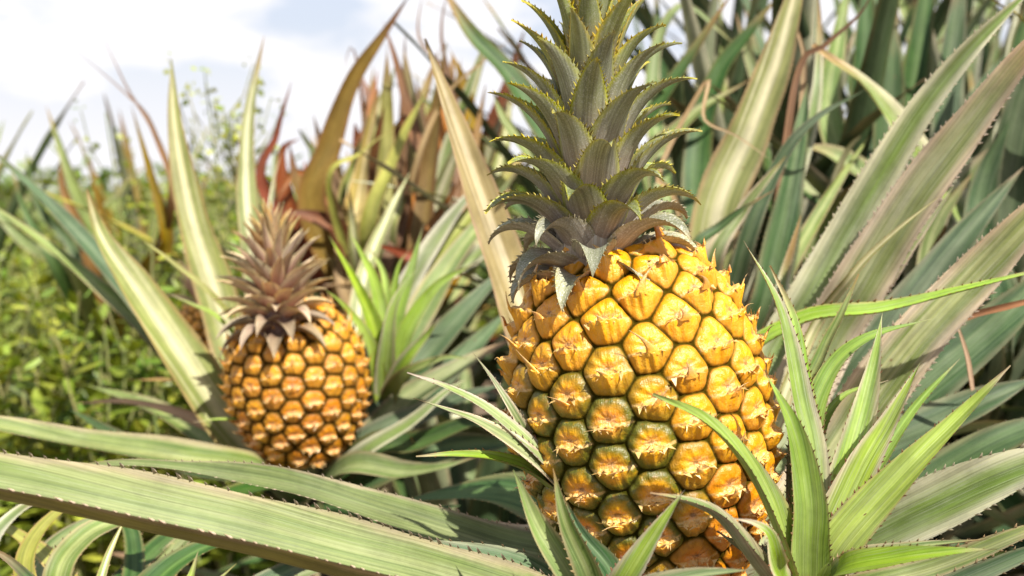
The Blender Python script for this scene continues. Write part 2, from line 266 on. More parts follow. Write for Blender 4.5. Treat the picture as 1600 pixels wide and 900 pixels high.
    b.link(b.math('ADD', b.math('MULTIPLY', n1, 0.7), b.math('ADD', b.math('MULTIPLY', n2, 0.4), b.math('MULTIPLY', st, 0.5))), bp.inputs['Height'])
    p = b.n('ShaderNodeBsdfPrincipled'); b.link(col, p.inputs['Base Color']); b.link(bp.outputs[0], p.inputs['Normal'])
    b.link(b.math('ADD', b.math('ADD', 0.19, b.math('MULTIPLY', gf, 0.5)), b.math('MULTIPLY', n1, 0.34)), p.inputs['Roughness'])
    b.link(b.math('MULTIPLY', b.math('SUBTRACT', 1.0, gf), 0.55), p.inputs['Specular IOR Level'])
    p.inputs['Subsurface Weight'].default_value = 0.12; p.inputs['Subsurface Radius'].default_value = (0.6, 0.3, 0.05); p.inputs['Subsurface Scale'].default_value = 0.004
    o = b.n('ShaderNodeOutputMaterial'); b.link(p.outputs[0], o.inputs[0])
    return m
M['fruit'] = fruit_mat('ripe_pineapple_skin', (0.55, 0.180, 0.002), (0.74, 0.350, 0.002), (0.045, 0.078, 0.004), (0.026, 0.024, 0.003), (0.52, 0.30, 0.15), (0.56, 0.36, 0.13), seam=0.085)
M['fruit_small'] = fruit_mat('small_pineapple_skin', (0.50, 0.155, 0.004), (0.70, 0.315, 0.008), (0.14, 0.10, 0.012), (0.020, 0.016, 0.004), (0.56, 0.34, 0.17), (0.58, 0.38, 0.16), seam=0.17)

# ------------------------------------------------------------------ one leaf = one mesh
def leaf_geo(P, Ln, N, hw_max, prof, fold=0.25, spine=0.0, sp_gap=0.005, thick=0.0012, m=8, wav=0.0, sp_from=0.04, sd=None):
    n = len(P); u = np.linspace(0, 1, n); sd = rng.uniform(0, 50) if sd is None else sd
    T = unit(np.gradient(P, axis=0)); N = unit(N - (N * T).sum(1, keepdims=True) * T); B = np.cross(T, N)
    hw = hw_max * prof(u); hw = np.maximum(hw, hw_max * 0.012)
    hw = hw * (1 + 0.035 * np.sin(u * Ln * 70 + sd) * min(1, hw_max / 0.008))
    s = np.linspace(-1, 1, m + 1)
    foldu = fold * (0.75 + 0.5 * u)
    if wav: wv = wav * hw_max * np.sin(u * Ln * 55 + sd * 3)[:, None] * np.sign(s)[None, :] * np.abs(s)[None, :] ** 2
    else: wv = 0
    prof_c = np.abs(s) ** 1.6
    off = foldu[:, None] * hw[:, None] * (prof_c[None, :] - 0.38) + wv
    comp = 1 / np.sqrt(1 + (0.55 * fold) ** 2)
    top = P[:, None, :] + B[:, None, :] * (s[None, :, None] * hw[:, None, None] * (comp if fold > 0.6 else 1)) + N[:, None, :] * off[:, :, None]
    th = thick * (1 - np.abs(s) ** 4)[None, :] * (hw / hw_max)[:, None] ** 0.5 * (1.6 - u)[:, None]
    bot = top - N[:, None, :] * th[:, :, None]
    k = m + 1
    V = np.concatenate([top.reshape(-1, 3), bot.reshape(-1, 3)])
    Q = np.concatenate([grid_faces(n, k), grid_faces(n, k, n * k)[:, ::-1]])
    uu = np.repeat(u, k); vv = np.tile((s + 1) / 2, n); ac = (s[None, :] * hw[:, None]).ravel()
    lc = np.concatenate([np.stack([uu, vv, 0 * uu], 1), np.stack([uu, vv, 0 * uu + 1], 1)])
    lm = np.stack([uu * Ln + sd, ac + sd * 0.37, 0 * uu + sd], 1); lm = np.concatenate([lm, lm])
    tris = []
    if spine > 0:
        cnt = int(Ln / sp_gap); vs = []; ls = []; lms = []; o0 = len(V)
        for side in (0, m):
            sg = -1 if side == 0 else 1
            uc = (np.arange(cnt) + 0.5 + rng.uniform(-0.2, 0.2, cnt)) / cnt
            for c in uc:
                if c < sp_from or c > 0.975: continue
                f = c * (n - 1); i = min(int(f), n - 2); w = f - i
                E = top[i, side] * (1 - w) + top[i + 1, side] * w
                t_, n_, b_ = T[i], N[i], B[i] * sg
                inn = top[i, side] - top[i, side - sg]; b_ = unit(inn - (inn @ t_) * t_)
                if rng.uniform() < 0.07: continue
                h = spine * rng.uniform(0.5, 1.3) * min(1, 0.45 + hw[i] / hw_max * 0.8); a = h * 0.6
                j = o0 + len(vs)
                vs += [E - t_ * a - b_ * h * 0.35, E + t_ * a - b_ * h * 0.35, E + n_ * h * 0.28 - b_ * 0.1 * h, E + b_ * h * 0.55 + t_ * a * 0.75, E - n_ * h * 0.2, E + b_ * h * 0.9 + t_ * a * 2.1]
                vsp = 0.5 + sg * 0.6
                ls += [(c, 0.5 + sg * 0.5, 0)] * 2 + [(c, vsp, 0)] * 4; lms += [(c * Ln + sd, sg * hw[i], sd)] * 6
                tris += [(j, j + 2, j + 3), (j + 2, j + 1, j + 3), (j, j + 3, j + 4), (j + 4, j + 3, j + 1), (j + 2, j + 5, j + 3), (j + 4, j + 3, j + 5), (j + 1, j + 2, j + 5), (j + 1, j + 5, j + 4)]
        if vs:
            V = np.concatenate([V, np.array(vs)]); lc = np.concatenate([lc, np.array(ls)]); lm = np.concatenate([lm, np.array(lms)])
    return V, Q, tris, {'lc': lc, 'lm': lm}

def sword(p=2.4, b=0.7): return lambda u: (1 - u ** p) ** 0.95 * (b + (1 - b) * np.sin(np.minimum(u / 0.35, 1) * math.pi / 2))
def tri(p=1.4, b=0.9): return lambda u: (1 - u ** p) ** 1.08 * (b + (1 - b) * np.sin(np.minimum(u / 0.2, 1) * math.pi / 2))

def traced(parent, kind, pts, w, n=(0.15, -0.75, 0.65), p=2.4, fold=0.28, spine=0.0012, gap=0.0055, b=0.75, shape='sword', twist=0.0, wav=0.06, seg=44, back=False, label=None, name='leaf', thick=0.0012, m=8):
    """a leaf whose midline runs root -> tip through points given as photo pixel + depth; w = seen width in pixels"""
    P, Ln = catmull([at(*q) if len(q) == 3 else np.asarray(q[0]) for q in pts], seg)
    N0 = unit(np.array(n, float)); T = unit(np.gradient(P, axis=0))
    if twist:
        ang = np.linspace(-twist / 2, twist / 2, seg)
        Nn = unit(N0 - (N0 * T).sum(1, keepdims=True) * T); Bn = np.cross(T, Nn)
        N = Nn * np.cos(ang)[:, None] + Bn * np.sin(ang)[:, None]
    else: N = np.repeat(N0[None], seg, 0)
    mid = seg // 2; view = unit(P[mid] - CAM); nn = unit(N[mid] - (N[mid] @ T[mid]) * T[mid]); bb = np.cross(T[mid], nn)
    seen = np.linalg.norm(bb - (bb @ view) * view)
    d = (P[mid] - CAM) @ FWD
    hw = 0.5 * w * d / FPX / max(0.45, seen)
    if back: N = -N
    V, Q, t3, at_ = leaf_geo(P, Ln, N, hw, sword(p, b) if shape == 'sword' else tri(p, b), fold, spine, gap, thick, m, wav)
    o = mk(name, V - np.array(parent.location), Q, t3, M[kind], parent, at_)
    if label: o['label'] = label
    return o

def arc_path(base, az_, e0, e1, length, seg=30, pw=1.2, axis=None, side=0.0):
    """path leaving base at elevation e0 and ending at e1 in azimuth az_ about axis; returns points and upper-side normals"""
    if axis is None: X, Y, A = np.array([1.0, 0, 0]), np.array([0, 1.0, 0]), np.array([0, 0, 1.0])
    else: X, Y, A = axis
    R = math.cos(az_) * X + math.sin(az_) * Y; S = np.cross(A, R)
    t = np.linspace(0, 1, seg); e = np.radians(e0 + (e1 - e0) * t ** pw)
    D = np.cos(e)[:, None] * R + np.sin(e)[:, None] * A + (side * t)[:, None] * S; D = unit(D)
    P = base + np.vstack([np.zeros(3), np.cumsum((D[1:] + D[:-1]) / 2, axis=0) * length / (seg - 1)])
    N = -np.sin(e)[:, None] * R + np.cos(e)[:, None] * A
    return P, N

def tube(P, r, ns=8):
    T = unit(np.gradient(P, axis=0)); ref = np.array([0.31, 0.9, 0.2]); U = unit(np.cross(T, ref)); W = np.cross(T, U)
    a = np.linspace(0, 2 * math.pi, ns, endpoint=False); r = np.broadcast_to(r, (len(P),))
    V = P[:, None] + r[:, None, None] * (np.cos(a)[None, :, None] * U[:, None] + np.sin(a)[None, :, None] * W[:, None])
    return V.reshape(-1, 3), grid_faces(len(P), ns, 0, True)

# ------------------------------------------------------------------ pineapple
GA = math.radians(137.50776); GF = math.radians(137.27)
PROF_T = [0, .03, .08, .16, .28, .42, .56, .70, .82, .91, .965, 1.0]
PROF_R = [.22, .40, .55, .71, .87, .97, 1.0, .965, .86, .72, .58, .38]
def pineapple(label, bottom, top, R, n_eye, nth, ns, mat, ripe, tiltroll=0.0, spin=0.0, spike=0.42, cat='pineapple', parts=None):
    bottom = np.asarray(bottom, float); A = unit(np.asarray(top) - bottom); H = np.linalg.norm(np.asarray(top) - bottom)
    X = unit(np.cross(np.array([0, 1.0, 0]), A)); Y = np.cross(A, X)
    root = thing('pineapple', bottom, label, cat, None)
    # smooth profile by arc length
    tt = np.linspace(0, 1, 400); rr = np.interp(tt, PROF_T, PROF_R)
    ker = np.hanning(41); ker /= ker.sum(); rr = np.convolve(np.pad(rr, 20, mode='reflect', reflect_type='odd'), ker, 'valid')
    z_ = tt * H; r_ = rr * R; s_ = np.r_[0, np.cumsum(np.hypot(np.diff(z_), np.diff(r_)))]
    Ar = np.r_[0, np.cumsum((r_[1:] + r_[:-1]) / 2 * np.diff(s_))] * 2 * math.pi
    a = Ar[-1] / n_eye; q = math.sqrt(a) * 1.07
    k = np.arange(n_eye); sk = np.interp((k + 0.5) * a, Ar, s_); thk = (k * GF + spin) % (2 * math.pi)
    rk = np.interp(sk, s_, r_); zk = np.interp(sk, s_, z_)
    rnd = rng.uniform(0, 1, n_eye)
    jit = rng.normal(0, 0.055 * q, (n_eye, 2)); thk = thk + jit[:, 0] / np.maximum(rk, .3 * R); sk = sk + jit[:, 1]
    rk = np.interp(sk, s_, r_); zk = np.interp(sk, s_, z_)
    seeds = np.stack([rk * np.cos(thk), rk * np.sin(thk), zk], 1).astype(np.float32)
    sg = np.linspace(0, s_[-1], ns); th = np.linspace(0, 2 * math.pi, nth, endpoint=False)
    rg = np.interp(sg, s_, r_); zg = np.interp(sg, s_, z_)
    S, TH = np.meshgrid(sg, th, indexing='ij'); RG = np.repeat(rg[:, None], nth, 1); ZG = np.repeat(zg[:, None], nth, 1)
    pts = np.stack([RG * np.cos(TH), RG * np.sin(TH), ZG], -1).reshape(-1, 3).astype(np.float32)
    F = np.empty(len(pts), int); e = np.empty(len(pts))
    for c in range(0, len(pts), 20000):
        pp = pts[c:c + 20000]; d2 = ((pp[:, None] - seeds[None]) ** 2).sum(-1)
        ix = np.argpartition(d2, 7, axis=1)[:, :8]; dd = np.take_along_axis(d2, ix, 1); o = np.argsort(dd, 1); ix = np.take_along_axis(ix, o, 1)
        F[c:c + 20000] = ix[:, 0]; pF = seeds[ix[:, 0]][:, None]; pG = seeds[ix[:, 1:]]
        ej = ((pG - pF) * ((pF + pG) / 2 - pp[:, None])).sum(2) / (np.linalg.norm(pG - pF, axis=2) + 1e-9) / q
        e[c:c + 20000] = np.clip(-np.log(np.exp(-20 * ej).sum(1)) / 20 + 0.022, 0, None)     # rounded cells
    dth = (TH.ravel() - thk[F] + math.pi) % (2 * math.pi) - math.pi
    dx = dth * RG.ravel() / q; dy = (S.ravel() - sk[F]) / q
    rn = rnd[F]; tl = pts[:, 2] / H
    dome = np.clip(e / 0.18, 0, 1); dome = 1 - (1 - dome) ** 2.3
    hgt = 0.115 * dome + 0.055 * np.clip(1 - (dx ** 2 + (dy - .06) ** 2) / 0.20, 0, 1)
    hgt -= 0.075 * np.exp(-((dx / 0.22) ** 2 + ((dy - 0.06) / 0.11) ** 2))            # flattened cup
    crease = -0.055 - 0.05 * np.cos(np.clip(np.abs(dx) / 0.42, 0, 1) * math.pi * 2) * 0.5 + 0.02 * np.sin(dx * 40 + rn * 30)
    below = np.clip((crease - dy) / 0.03, 0, 1)
    ramp_ = np.clip(1 - (crease - dy) / 0.46, 0, 1) ** 1.3
    up = np.interp(tl, [0, .55, .80, 1], [.75, .9, 1.2, 1.6])
    side = np.clip(1 - (np.abs(dx) / 0.46) ** 3, 0, 1)
    hgt += below * ramp_ * side * 0.13 * up * (0.8 + 0.4 * rn)
    hgt += below * 0.075 * up * np.exp(-(dx / 0.085) ** 2) * ramp_
    hgt += 0.008 * np.sin(dx * 34 + rn * 9) * below + 0.012 * np.sin(dx * 17 + rn * 40) * np.sin(dy * 13 + rn * 25) * dome + 0.008 * np.sin(np.arctan2(dy - .05, dx) * 9 + rn * 30) * dome * (1 - below)
    hgt *= (1 + 0.25 * (rn - 0.5)) * np.clip(np.minimum(RG.ravel() / (0.42 * R), 1), 0.3, 1)
    nr = np.gradient(rg, sg); nzv = np.gradient(zg, sg)
    nrm = np.stack([np.repeat(nzv[:, None], nth, 1) * np.cos(TH), np.repeat(nzv[:, None], nth, 1) * np.sin(TH), np.repeat(-nr[:, None], nth, 1)], -1).reshape(-1, 3); nrm = unit(nrm)
    V = pts + nrm * (hgt * q)[:, None] - nrm * 0.12 * q
    grn = ripe(thk, zk / H, rng)
    eye = np.stack([e, dx, dy], 1); eye2 = np.stack([0.45 * rn + np.clip(0.8 * tl - .05, 0, .6), grn[F], 0 * rn], 1)
    Q = [grid_faces(ns, nth, 0, True)]; Vs = [V]; E1 = [eye]; E2 = [eye2]; T3 = []; off = len(V)
    # spikes (bract tips) and papery shreds, part of the same skin
    for j in range(n_eye):
        er = np.array([math.cos(thk[j]), math.sin(thk[j]), 0]); eth = np.array([-math.sin(thk[j]), math.cos(thk[j]), 0])
        i = min(int(np.searchsorted(sg, sk[j])), ns - 1); nn = unit(np.array([nzv[i] * er[0], nzv[i] * er[1], -nr[i]])); up_ = np.cross(nn, eth); up_ = up_ if up_[2] > 0 else -up_
        tl_ = zk[j] / H; b0 = seeds[j] + nn * q * (0.14 + 0.10 * max(0, (tl_ - .62) / .3)) - up_ * q * 0.16
        curl = rng.uniform(-1.6, 1.6); ln = q * spike * rng.uniform(0.5, 1.3) * (0.8 + 0.6 * max(0, (tl_ - 0.55) / 0.45)); sw = rng.normal(0, 0.3)
        n_ = 8; t = np.linspace(0, 1, n_)[:, None]
        path = b0 + up_ * (t ** 1.1) * ln * rng.uniform(0.55, 0.9) + nn * (t ** 1.0) * ln * rng.uniform(0.35, 0.7) + eth * sw * t ** 2 * ln + up_ * 0.5 * ln * t ** 3 * rng.uniform(-1.2, .6) + eth * ln * 0.45 * curl * t ** 3
        wv = (q * 0.15 * (1 - t[:, 0]) ** 1.1 + q * 0.006); hv = (q * 0.035 * (1 - t[:, 0]) ** 1.2 + q * 0.006)
        an = np.linspace(0, 2 * math.pi, 6, endpoint=False)
        ring = path[:, None] + wv[:, None, None] * np.cos(an)[None, :, None] * eth + hv[:, None, None] * np.sin(an)[None, :, None] * (nn * .7 - up_ * .5)
        Vs.append(ring.reshape(-1, 3)); Q.append(grid_faces(n_, 6, off, True)); off += n_ * 6
        E1.append(np.tile([0.4, 0.3, -0.3], (n_ * 6, 1))); E2.append(np.stack([np.full(n_ * 6, rnd[j]), np.full(n_ * 6, grn[j] * .4), np.repeat(0.75 + 1.25 * t[:, 0], 6)], 1))
        for _ in range(rng.integers(7, 13)):
            xs = rng.uniform(-0.36, 0.36); c0 = seeds[j] + eth * xs * q + nn * q * (0.17 - 0.28 * xs * xs - 0.02) - up_ * q * 0.07
            wd = q * rng.uniform(0.02, 0.075); l2 = q * rng.uniform(0.05, 0.20); dr = up_ * rng.uniform(-0.9, 1) + nn * rng.uniform(0.15, 0.6) + eth * rng.normal(0, 0.5)
            Vs.append(np.array([c0 - eth * wd - nn * .02 * q, c0 + eth * wd - nn * .02 * q, c0 + unit(dr) * l2])); T3.append((off, off + 1, off + 2)); off += 3
            E1.append(np.tile([0.4, 0.3, 0.3], (3, 1))); E2.append(np.tile([rnd[j], 0, 3.0], (3, 1)))
    V = np.concatenate(Vs); Wd = V[:, :1] * X + V[:, 1:2] * Y + V[:, 2:] * A
    o = mk('fruit_body', Wd, np.concatenate(Q), np.array(T3), mat, root, {'eye': np.concatenate(E1), 'eye2': np.concatenate(E2)})
    return root, (X, Y, A), bottom + A * H

def crown(root, base, top, n_leaf, stem_r, law, wmax, spine, gap, mats, seg=20, m=6, spin=0.0):
    """crown part with each leaf a sub-part"""
    base = np.asarray(base, float); A = unit(np.asarray(top) - base); H = np.linalg.norm(np.asarray(top) - base)
    X = unit(np.cross(np.array([0, 1.0, 0]), A)); Y = np.cross(A, X); ax = (X, Y, A)
    t = np.linspace(0, 1, 14); V, Q = tube(base + t[:, None] * A * H * 0.93, stem_r * (1 - t) ** 0.8 * 0.8 + 0.001, 10)
    cr_ = mk('crown', V - np.array(root.location), Q, [], mats(1.0)[1], root, {'lc': np.tile([0.05, 0.5, 0], (len(V), 1)), 'lm': V})
    for k in range(n_leaf):
        f = (k + 0.5) / n_leaf; az_ = k * GA + spin
        h, e0, e1, ln, w, pw = law(f); rad = stem_r * (1 - f) ** 0.8 * 0.75
        ln *= rng.uniform(0.88, 1.12); e0 += rng.normal(0, 3); e1 += rng.normal(0, 9)
        b0 = base + A * H * h + rad * (math.cos(az_) * X + math.sin(az_) * Y)
        P, N = arc_path(b0, az_, e0, e1, ln, seg, pw, ax, rng.normal(0, 0.12))
        V, Q, t3, a_ = leaf_geo(P, ln, N, w / 2, tri(1.55, 0.85), 0.55, spine, gap, 0.0016, m, 0.05, 0.22)
        mk('crown_leaf', V - np.array(root.location), Q, t3, mats(f)[0], cr_, a_)
    return cr_

# ------------------------------------------------------------------ the setting
def ground():
    n = 90; g = np.r_[-np.geomspace(400, 0.05, n)[:-1] if False else -np.geomspace(400, 0.1, 60), np.geomspace(0.1, 400, 60)]
    Xg, Yg = np.meshgrid(g, g, indexing='ij'); Z = 0.02 * np.sin(Xg * 5.3) * np.cos(Yg * 4.1) * np.exp(-(Xg ** 2 + Yg ** 2) / 60) + 0.01 * rng.normal(size=Xg.shape) * (np.hypot(Xg, Yg) < 6)
    o = mk('ground', np.stack([Xg, Yg, Z], -1).reshape(-1, 3), grid_faces(120, 120), [], M['soil']); o['kind'] = 'structure'; o['label'] = 'bare brown soil of the pineapple field'
ground()

# ------------------------------------------------------------------ the two fruits (and a third behind)
big_bot, big_top = at(1062, 945, 0.615), at(952, 385, 0.60)
def ripe_big(th, t, r):
    # greener on the left lower middle flank, as in the photo
    c = np.cos(th - math.radians(222)); g = np.clip((c - 0.35) / 0.6, 0, 1) * np.clip(1 - np.abs(t - 0.40) / 0.42, 0, 1) * 2.8
    return np.clip(g + r.uniform(-0.1, 0.18, len(th)), 0, 1)
big, _, ct = pineapple('large ripe golden pineapple in front with green-tinged eyes on its left side', big_bot, big_top, 0.0690, 165, 860, 640, M['fruit'], ripe_big, spin=0.6)
def law_big(f):
    h = f ** 1.3
    e0 = np.interp(f, [0, .2, .45, .75, 1], [5, 44, 66, 76, 86]); e1 = np.interp(f, [0, .12, .25, .5, .75, 1], [-100, -90, -50, 0, 34, 74])
    ln = np.interp(f, [0, .15, .4, .7, 1], [.030, .044, .054, .056, .048]); w = np.interp(f, [0, .2, .6, 1], [.022, .025, .023, .012])
    return h, e0, e1, ln, w, 1.7
def mats_big(f):
    return ((M['crownlow'] if f < .24 else M['crown'] if f < .66 else M['crowntop']), M['crownlow'])
crown(big, at(928, 425, 0.592), at(918, -15, 0.565), 84, 0.027, law_big, 1, 0.0018, 0.0029, mats_big, spin=1.0)

sm_bot, sm_top = at(482, 730, 0.96), at(448, 478, 0.965)
def ripe_small(th, t, r): return np.clip(r.uniform(0.05, 0.5, len(th)) + 0.3 * (0.5 - t), 0, 1)
small, _, ct2 = pineapple('smaller pineapple with dense reddish crown at left, behind the large one', sm_bot, sm_top, 0.0600, 150, 560, 400, M['fruit_small'], ripe_small, spin=2.0, spike=0.5)
def law_small(f):
    e0 = np.interp(f, [0, .2, .5, .8, 1], [0, 30, 52, 66, 84]); e1 = np.interp(f, [0, .12, .3, .6, .85, 1], [-80, -55, 0, 32, 50, 82])
    ln = np.interp(f, [0, .15, .5, .8, 1], [.036, .040, .041, .037, .028]); w = np.interp(f, [0, .2, .6, 1], [.019, .018, .013, .008])
    return f ** 0.95, e0, e1, ln, w, 1.1
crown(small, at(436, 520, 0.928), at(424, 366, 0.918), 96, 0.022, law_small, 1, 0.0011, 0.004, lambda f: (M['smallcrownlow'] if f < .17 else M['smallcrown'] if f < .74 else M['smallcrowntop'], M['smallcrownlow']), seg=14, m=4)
third, _, ct3 = pineapple('small partly hidden pineapple behind the left pineapple', at(330, 585, 1.14), at(318, 478, 1.15), 0.036, 120, 200, 140, M['fruit_small'], ripe_small, spin=1.0, spike=0.5)
crown(third, at(318, 486, 1.15), at(314, 420, 1.16), 26, 0.012, lambda f: (f, 40 + 45 * f, -20 + 90 * f, .035, .012, 1.1), 1, 0, 1, lambda f: (M['smallcrown'], M['smallcrown']), seg=10, m=4)

# ------------------------------------------------------------------ plants
def plant(core, label, group=None, name='pineapple_plant', stem=True, r=0.022, cat='pineapple plant'):
    c = at(*core) if len(core) == 3 and core[0] > 60 or len(core) == 3 and core[2] < 6 else np.asarray(core)
    root = thing(name, (c[0], c[1], 0.0), label, cat, group)
    if stem:
        t = np.linspace(0, 1, 10)[:, None]; base = np.array([c[0], c[1], -0.02]); V, Q = tube(base + t * (c - base), r * (1.1 - 0.4 * t[:, 0]), 10)
        mk('stem', V - np.array(root.location), Q, [], M['stalk'], root)
    return root, c
def stalk(root, a, b, r):
    t = np.linspace(0, 1, 8)[:, None]; V, Q = tube(a + t * (b - a), r, 10); mk('fruit_stalk', V - np.array(root.location), Q, [], M['stalk'], root)

UPF = (0.1, -0.45, 0.9); CAMF = (0.1, -0.95, 0.3); LF = (0.1, -0.85, 0.5); RF = (0.6, -0.6, 0.5)

# ---- P1: the large pineapple's own plant
P1, c1 = plant((1085, 1010, 0.69), 'mature pineapple plant carrying the large front pineapple, long spiny leaves both sides')
stalk(P1, c1 + np.array([0, 0, -0.05]), big_bot + 0.01 * unit(np.asarray(big_top) - big_bot), 0.013)
B1 = (c1,)
traced(P1, 'front', [(c1,), (930, 975, .57), (700, 915, .525), (420, 846, .50), (120, 781, .485), (-160, 733, .475), (-420, 699, .47)], 86, (0.02, -0.30, 0.95), p=5, fold=0.8, spine=0.0021, gap=0.0052, b=0.9, seg=90, m=14, wav=0.0, thick=0.0018)
traced(P1, 'front', [(c1,), (900, 890, .62), (760, 850, .63), (600, 800, .64), (430, 752, .66), (230, 726, .68), (120, 728, .69)], 62, (0.0, -0.42, 0.9), p=2.4, fold=0.5, spine=0.0014, b=0.9, seg=60)
traced(P1, 'pink', [(c1,), (900, 850, .66), (800, 832, .67), (700, 815, .68), (590, 780, .69)], 44, (0.0, -0.5, 0.85), p=1.8, spine=0.0016, gap=.005)
traced(P1, 'gold', [(c1,), (900, 700, .86), (812, 470, .86), (752, 305, .84), (702, 165, .82), (664, 60, .80)], 96, (0.25, -0.9, 0.25), p=2.8, fold=0.22, spine=0.0008, seg=60)
# right-hand leaves
traced(P1, 'silver', [(c1,), (1190, 610, .80), (1275, 450, .80), (1360, 300, .78), (1440, 170, .76), (1530, 62, .74), (1625, -30, .73)], 78, (0.15, -0.80, 0.58), p=3.2, fold=0.3, spine=0.0019, gap=.0052, seg=70, m=10)
traced(P1, 'pink', [(c1,), (1255, 600, .78), (1345, 440, .77), (1425, 312, .75), (1510, 200, .73), (1598, 88, .71), (1700, -20, .70)], 92, (0.15, -0.80, 0.58), p=3.4, fold=0.3, spine=0.0019, gap=.0052, seg=70, m=10)
traced(P1, 'pink', [(c1,), (1290, 730, .72), (1365, 615, .71), (1440, 520, .70), (1530, 425, .69), (1640, 312, .67), (1760, 210, .66)], 96, (0.15, -0.80, 0.58), p=3.4, fold=0.3, spine=0.0018, gap=.0052, seg=70, m=10)
traced(P1, 'pale', [(c1,), (1250, 560, .75), (1330, 432, .725), (1395, 365, .71), (1470, 305, .70)], 30, (0.15, -0.8, 0.55), p=2.0, fold=0.3, spine=0.0010)
traced(P1, 'pink', [(c1,), (1310, 560, .82), (1400, 420, .80), (1470, 320, .79), (1490, 290, .79)], 45, (0.15, -0.8, 0.55), p=2.6)
traced(P1, 'lime', [(c1,), (1130, 620, .70), (1240, 505, .69), (1380, 482, .67), (1500, 453, .66), (1640, 418, .65)], 34, (0.0, -0.5, 0.85), p=2.8, fold=0.55, spine=0.0016, gap=.005, seg=60)
traced(P1, 'orange', [(c1,), (1350, 580, .79), (1440, 525, .77), (1510, 496, .745), (1575, 479, .72), (1690, 450, .70)], 26, (0, -0.8, 0.5), p=4, spine=0, label='dry orange-brown leaf')
traced(P1, 'silver', [(c1,), (1240, 890, .66), (1340, 850, .64), (1450, 797, .62), (1590, 735, .60), (1760, 680, .58)], 104, (0.05, -0.66, 0.75), p=3.4, fold=0.32, spine=0.0019, gap=.005, seg=60, m=10)
traced(P1, 'green', [(c1,), (1300, 930, .62), (1460, 887, .60), (1600, 832, .58), (1720, 790, .57)], 46, (-0.1, -0.6, 0.75), p=3, spine=0.0017, gap=.005)
traced(P1, 'blue', [(c1,), (1330, 980, .58), (1530, 897, .55), (1620, 860, .54), (1720, 830, .53)], 52, (-0.1, -0.6, 0.75), p=3, spine=0.0018, gap=.005)
traced(P1, 'blue', [(c1,), (1230, 800, .76), (1340, 720, .77), (1460, 660, .77), (1620, 590, .77)], 110, (-0.2, -0.6, 0.75), p=3)
traced(P1, 'blue', [(c1,), (1290, 730, .80), (1420, 620, .80), (1540, 520, .80), (1700, 380, .80)], 120, (0.1, -0.7, 0.7), p=3)
traced(P1, 'deep', [(c1,), (1280, 850, .74), (1420, 770, .75), (1560, 690, .75), (1700, 640, .75)], 90, (-0.2, -0.5, 0.8), p=3)
traced(P1, 'blue', [(c1,), (1230, 720, .83), (1360, 560, .84), (1480, 400, .85), (1600, 260, .86)], 100, (0.1, -0.7, 0.7), p=3)
traced(P1, 'tan', [(1520, 610, .745), (1512, 560, .74), (1500, 520, .735), (1490, 495, .735)], 8, CAMF, spine=0, label='thin dry tan strip of leaf')
# slip leaves left of the big fruit, on its stalk
traced(P1, 'limepink', [(925, 800, .60), (840, 705, .565), (765, 640, .555), (700, 605, .55), (636, 582, .545)], 36, (0.1, -0.6, 0.8), p=1.7, shape='tri', spine=0.0012, gap=.004)
traced(P1, 'pink', [(925, 805, .60), (830, 712, .56), (755, 662, .55), (700, 640, .545), (646, 622, .54)], 40, (0.1, -0.6, 0.8), p=1.7, shape='tri', spine=0.0012, gap=.004)
traced(P1, 'lime', [(925, 815, .60), (840, 740, .57), (780, 716, .56), (715, 710, .55), (650, 713, .545)], 32, (0.1, -0.5, 0.85), p=1.8, shape='tri', fold=.5, spine=0.0012, gap=.004)
traced(P1, 'pink', [(870, 760, .60), (810, 655, .565), (772, 595, .56), (738, 550, .555)], 26, (0.15, -0.8, 0.55), p=1.6, shape='tri', spine=0.0012, gap=.004)
# shaded lower leaves under the fruit
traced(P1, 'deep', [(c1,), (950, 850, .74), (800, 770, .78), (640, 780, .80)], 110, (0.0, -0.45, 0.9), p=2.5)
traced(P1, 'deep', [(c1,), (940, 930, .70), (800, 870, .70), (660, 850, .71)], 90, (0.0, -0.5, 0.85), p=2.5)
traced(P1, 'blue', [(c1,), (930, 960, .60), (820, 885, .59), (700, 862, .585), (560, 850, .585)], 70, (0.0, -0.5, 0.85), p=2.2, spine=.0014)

# ---- sucker in front, right of the big fruit
S1, s1 = plant((1262, 960, 0.565), 'bright green young sucker with spiny leaves in front of large pineapple, lower right', name='pineapple_sucker', r=0.012, cat='sucker')
def suck(pr, kind, pts, w, n=(0.0, -0.8, 0.55), p=1.7, fold=0.5, **k):
    k.setdefault('spine', 0.0012); k.setdefault('gap', 0.0037)
    return traced(pr, kind, pts, w * 1.16, n, p=p, fold=fold, shape='tri', b=0.85, **k)
suck(S1, 'lime', [(s1,), (1262, 860, .545), (1262, 780, .535), (1240, 670, .53), (1194, 578, .53)], 66, (0.1, -0.9, 0.35))
suck(S1, 'lime', [(s1,), (1222, 828, .53), (1170, 728, .515), (1105, 658, .505), (1020, 616, .50)], 54, (0.35, -0.55, 0.75), fold=.6)
suck(S1, 'limepink', [(s1,), (1290, 860, .55), (1345, 735, .55), (1390, 655, .555), (1438, 566, .56)], 72, (-0.2, -0.85, 0.45))
suck(S1, 'limepink', [(s1,), (1295, 820, .575), (1335, 690, .58), (1362, 580, .585), (1379, 488, .59)], 74, (0.0, -0.95, 0.25), fold=.7)
suck(S1, 'lime', [(s1,), (1305, 860, .545), (1410, 740, .54), (1495, 655, .54), (1579, 571, .54)], 66, (-0.3, -0.75, 0.55))
suck(S1, 'lime', [(s1,), (1268, 740, .585), (1256, 600, .585), (1240, 500, .585), (1203, 415, .585)], 40, (0.4, -0.8, 0.3))
suck(S1, 'limepink', [(s1,), (1272, 740, .57), (1250, 620, .57), (1218, 480, .575), (1162, 376, .58)], 44, (0.4, -0.8, 0.35))
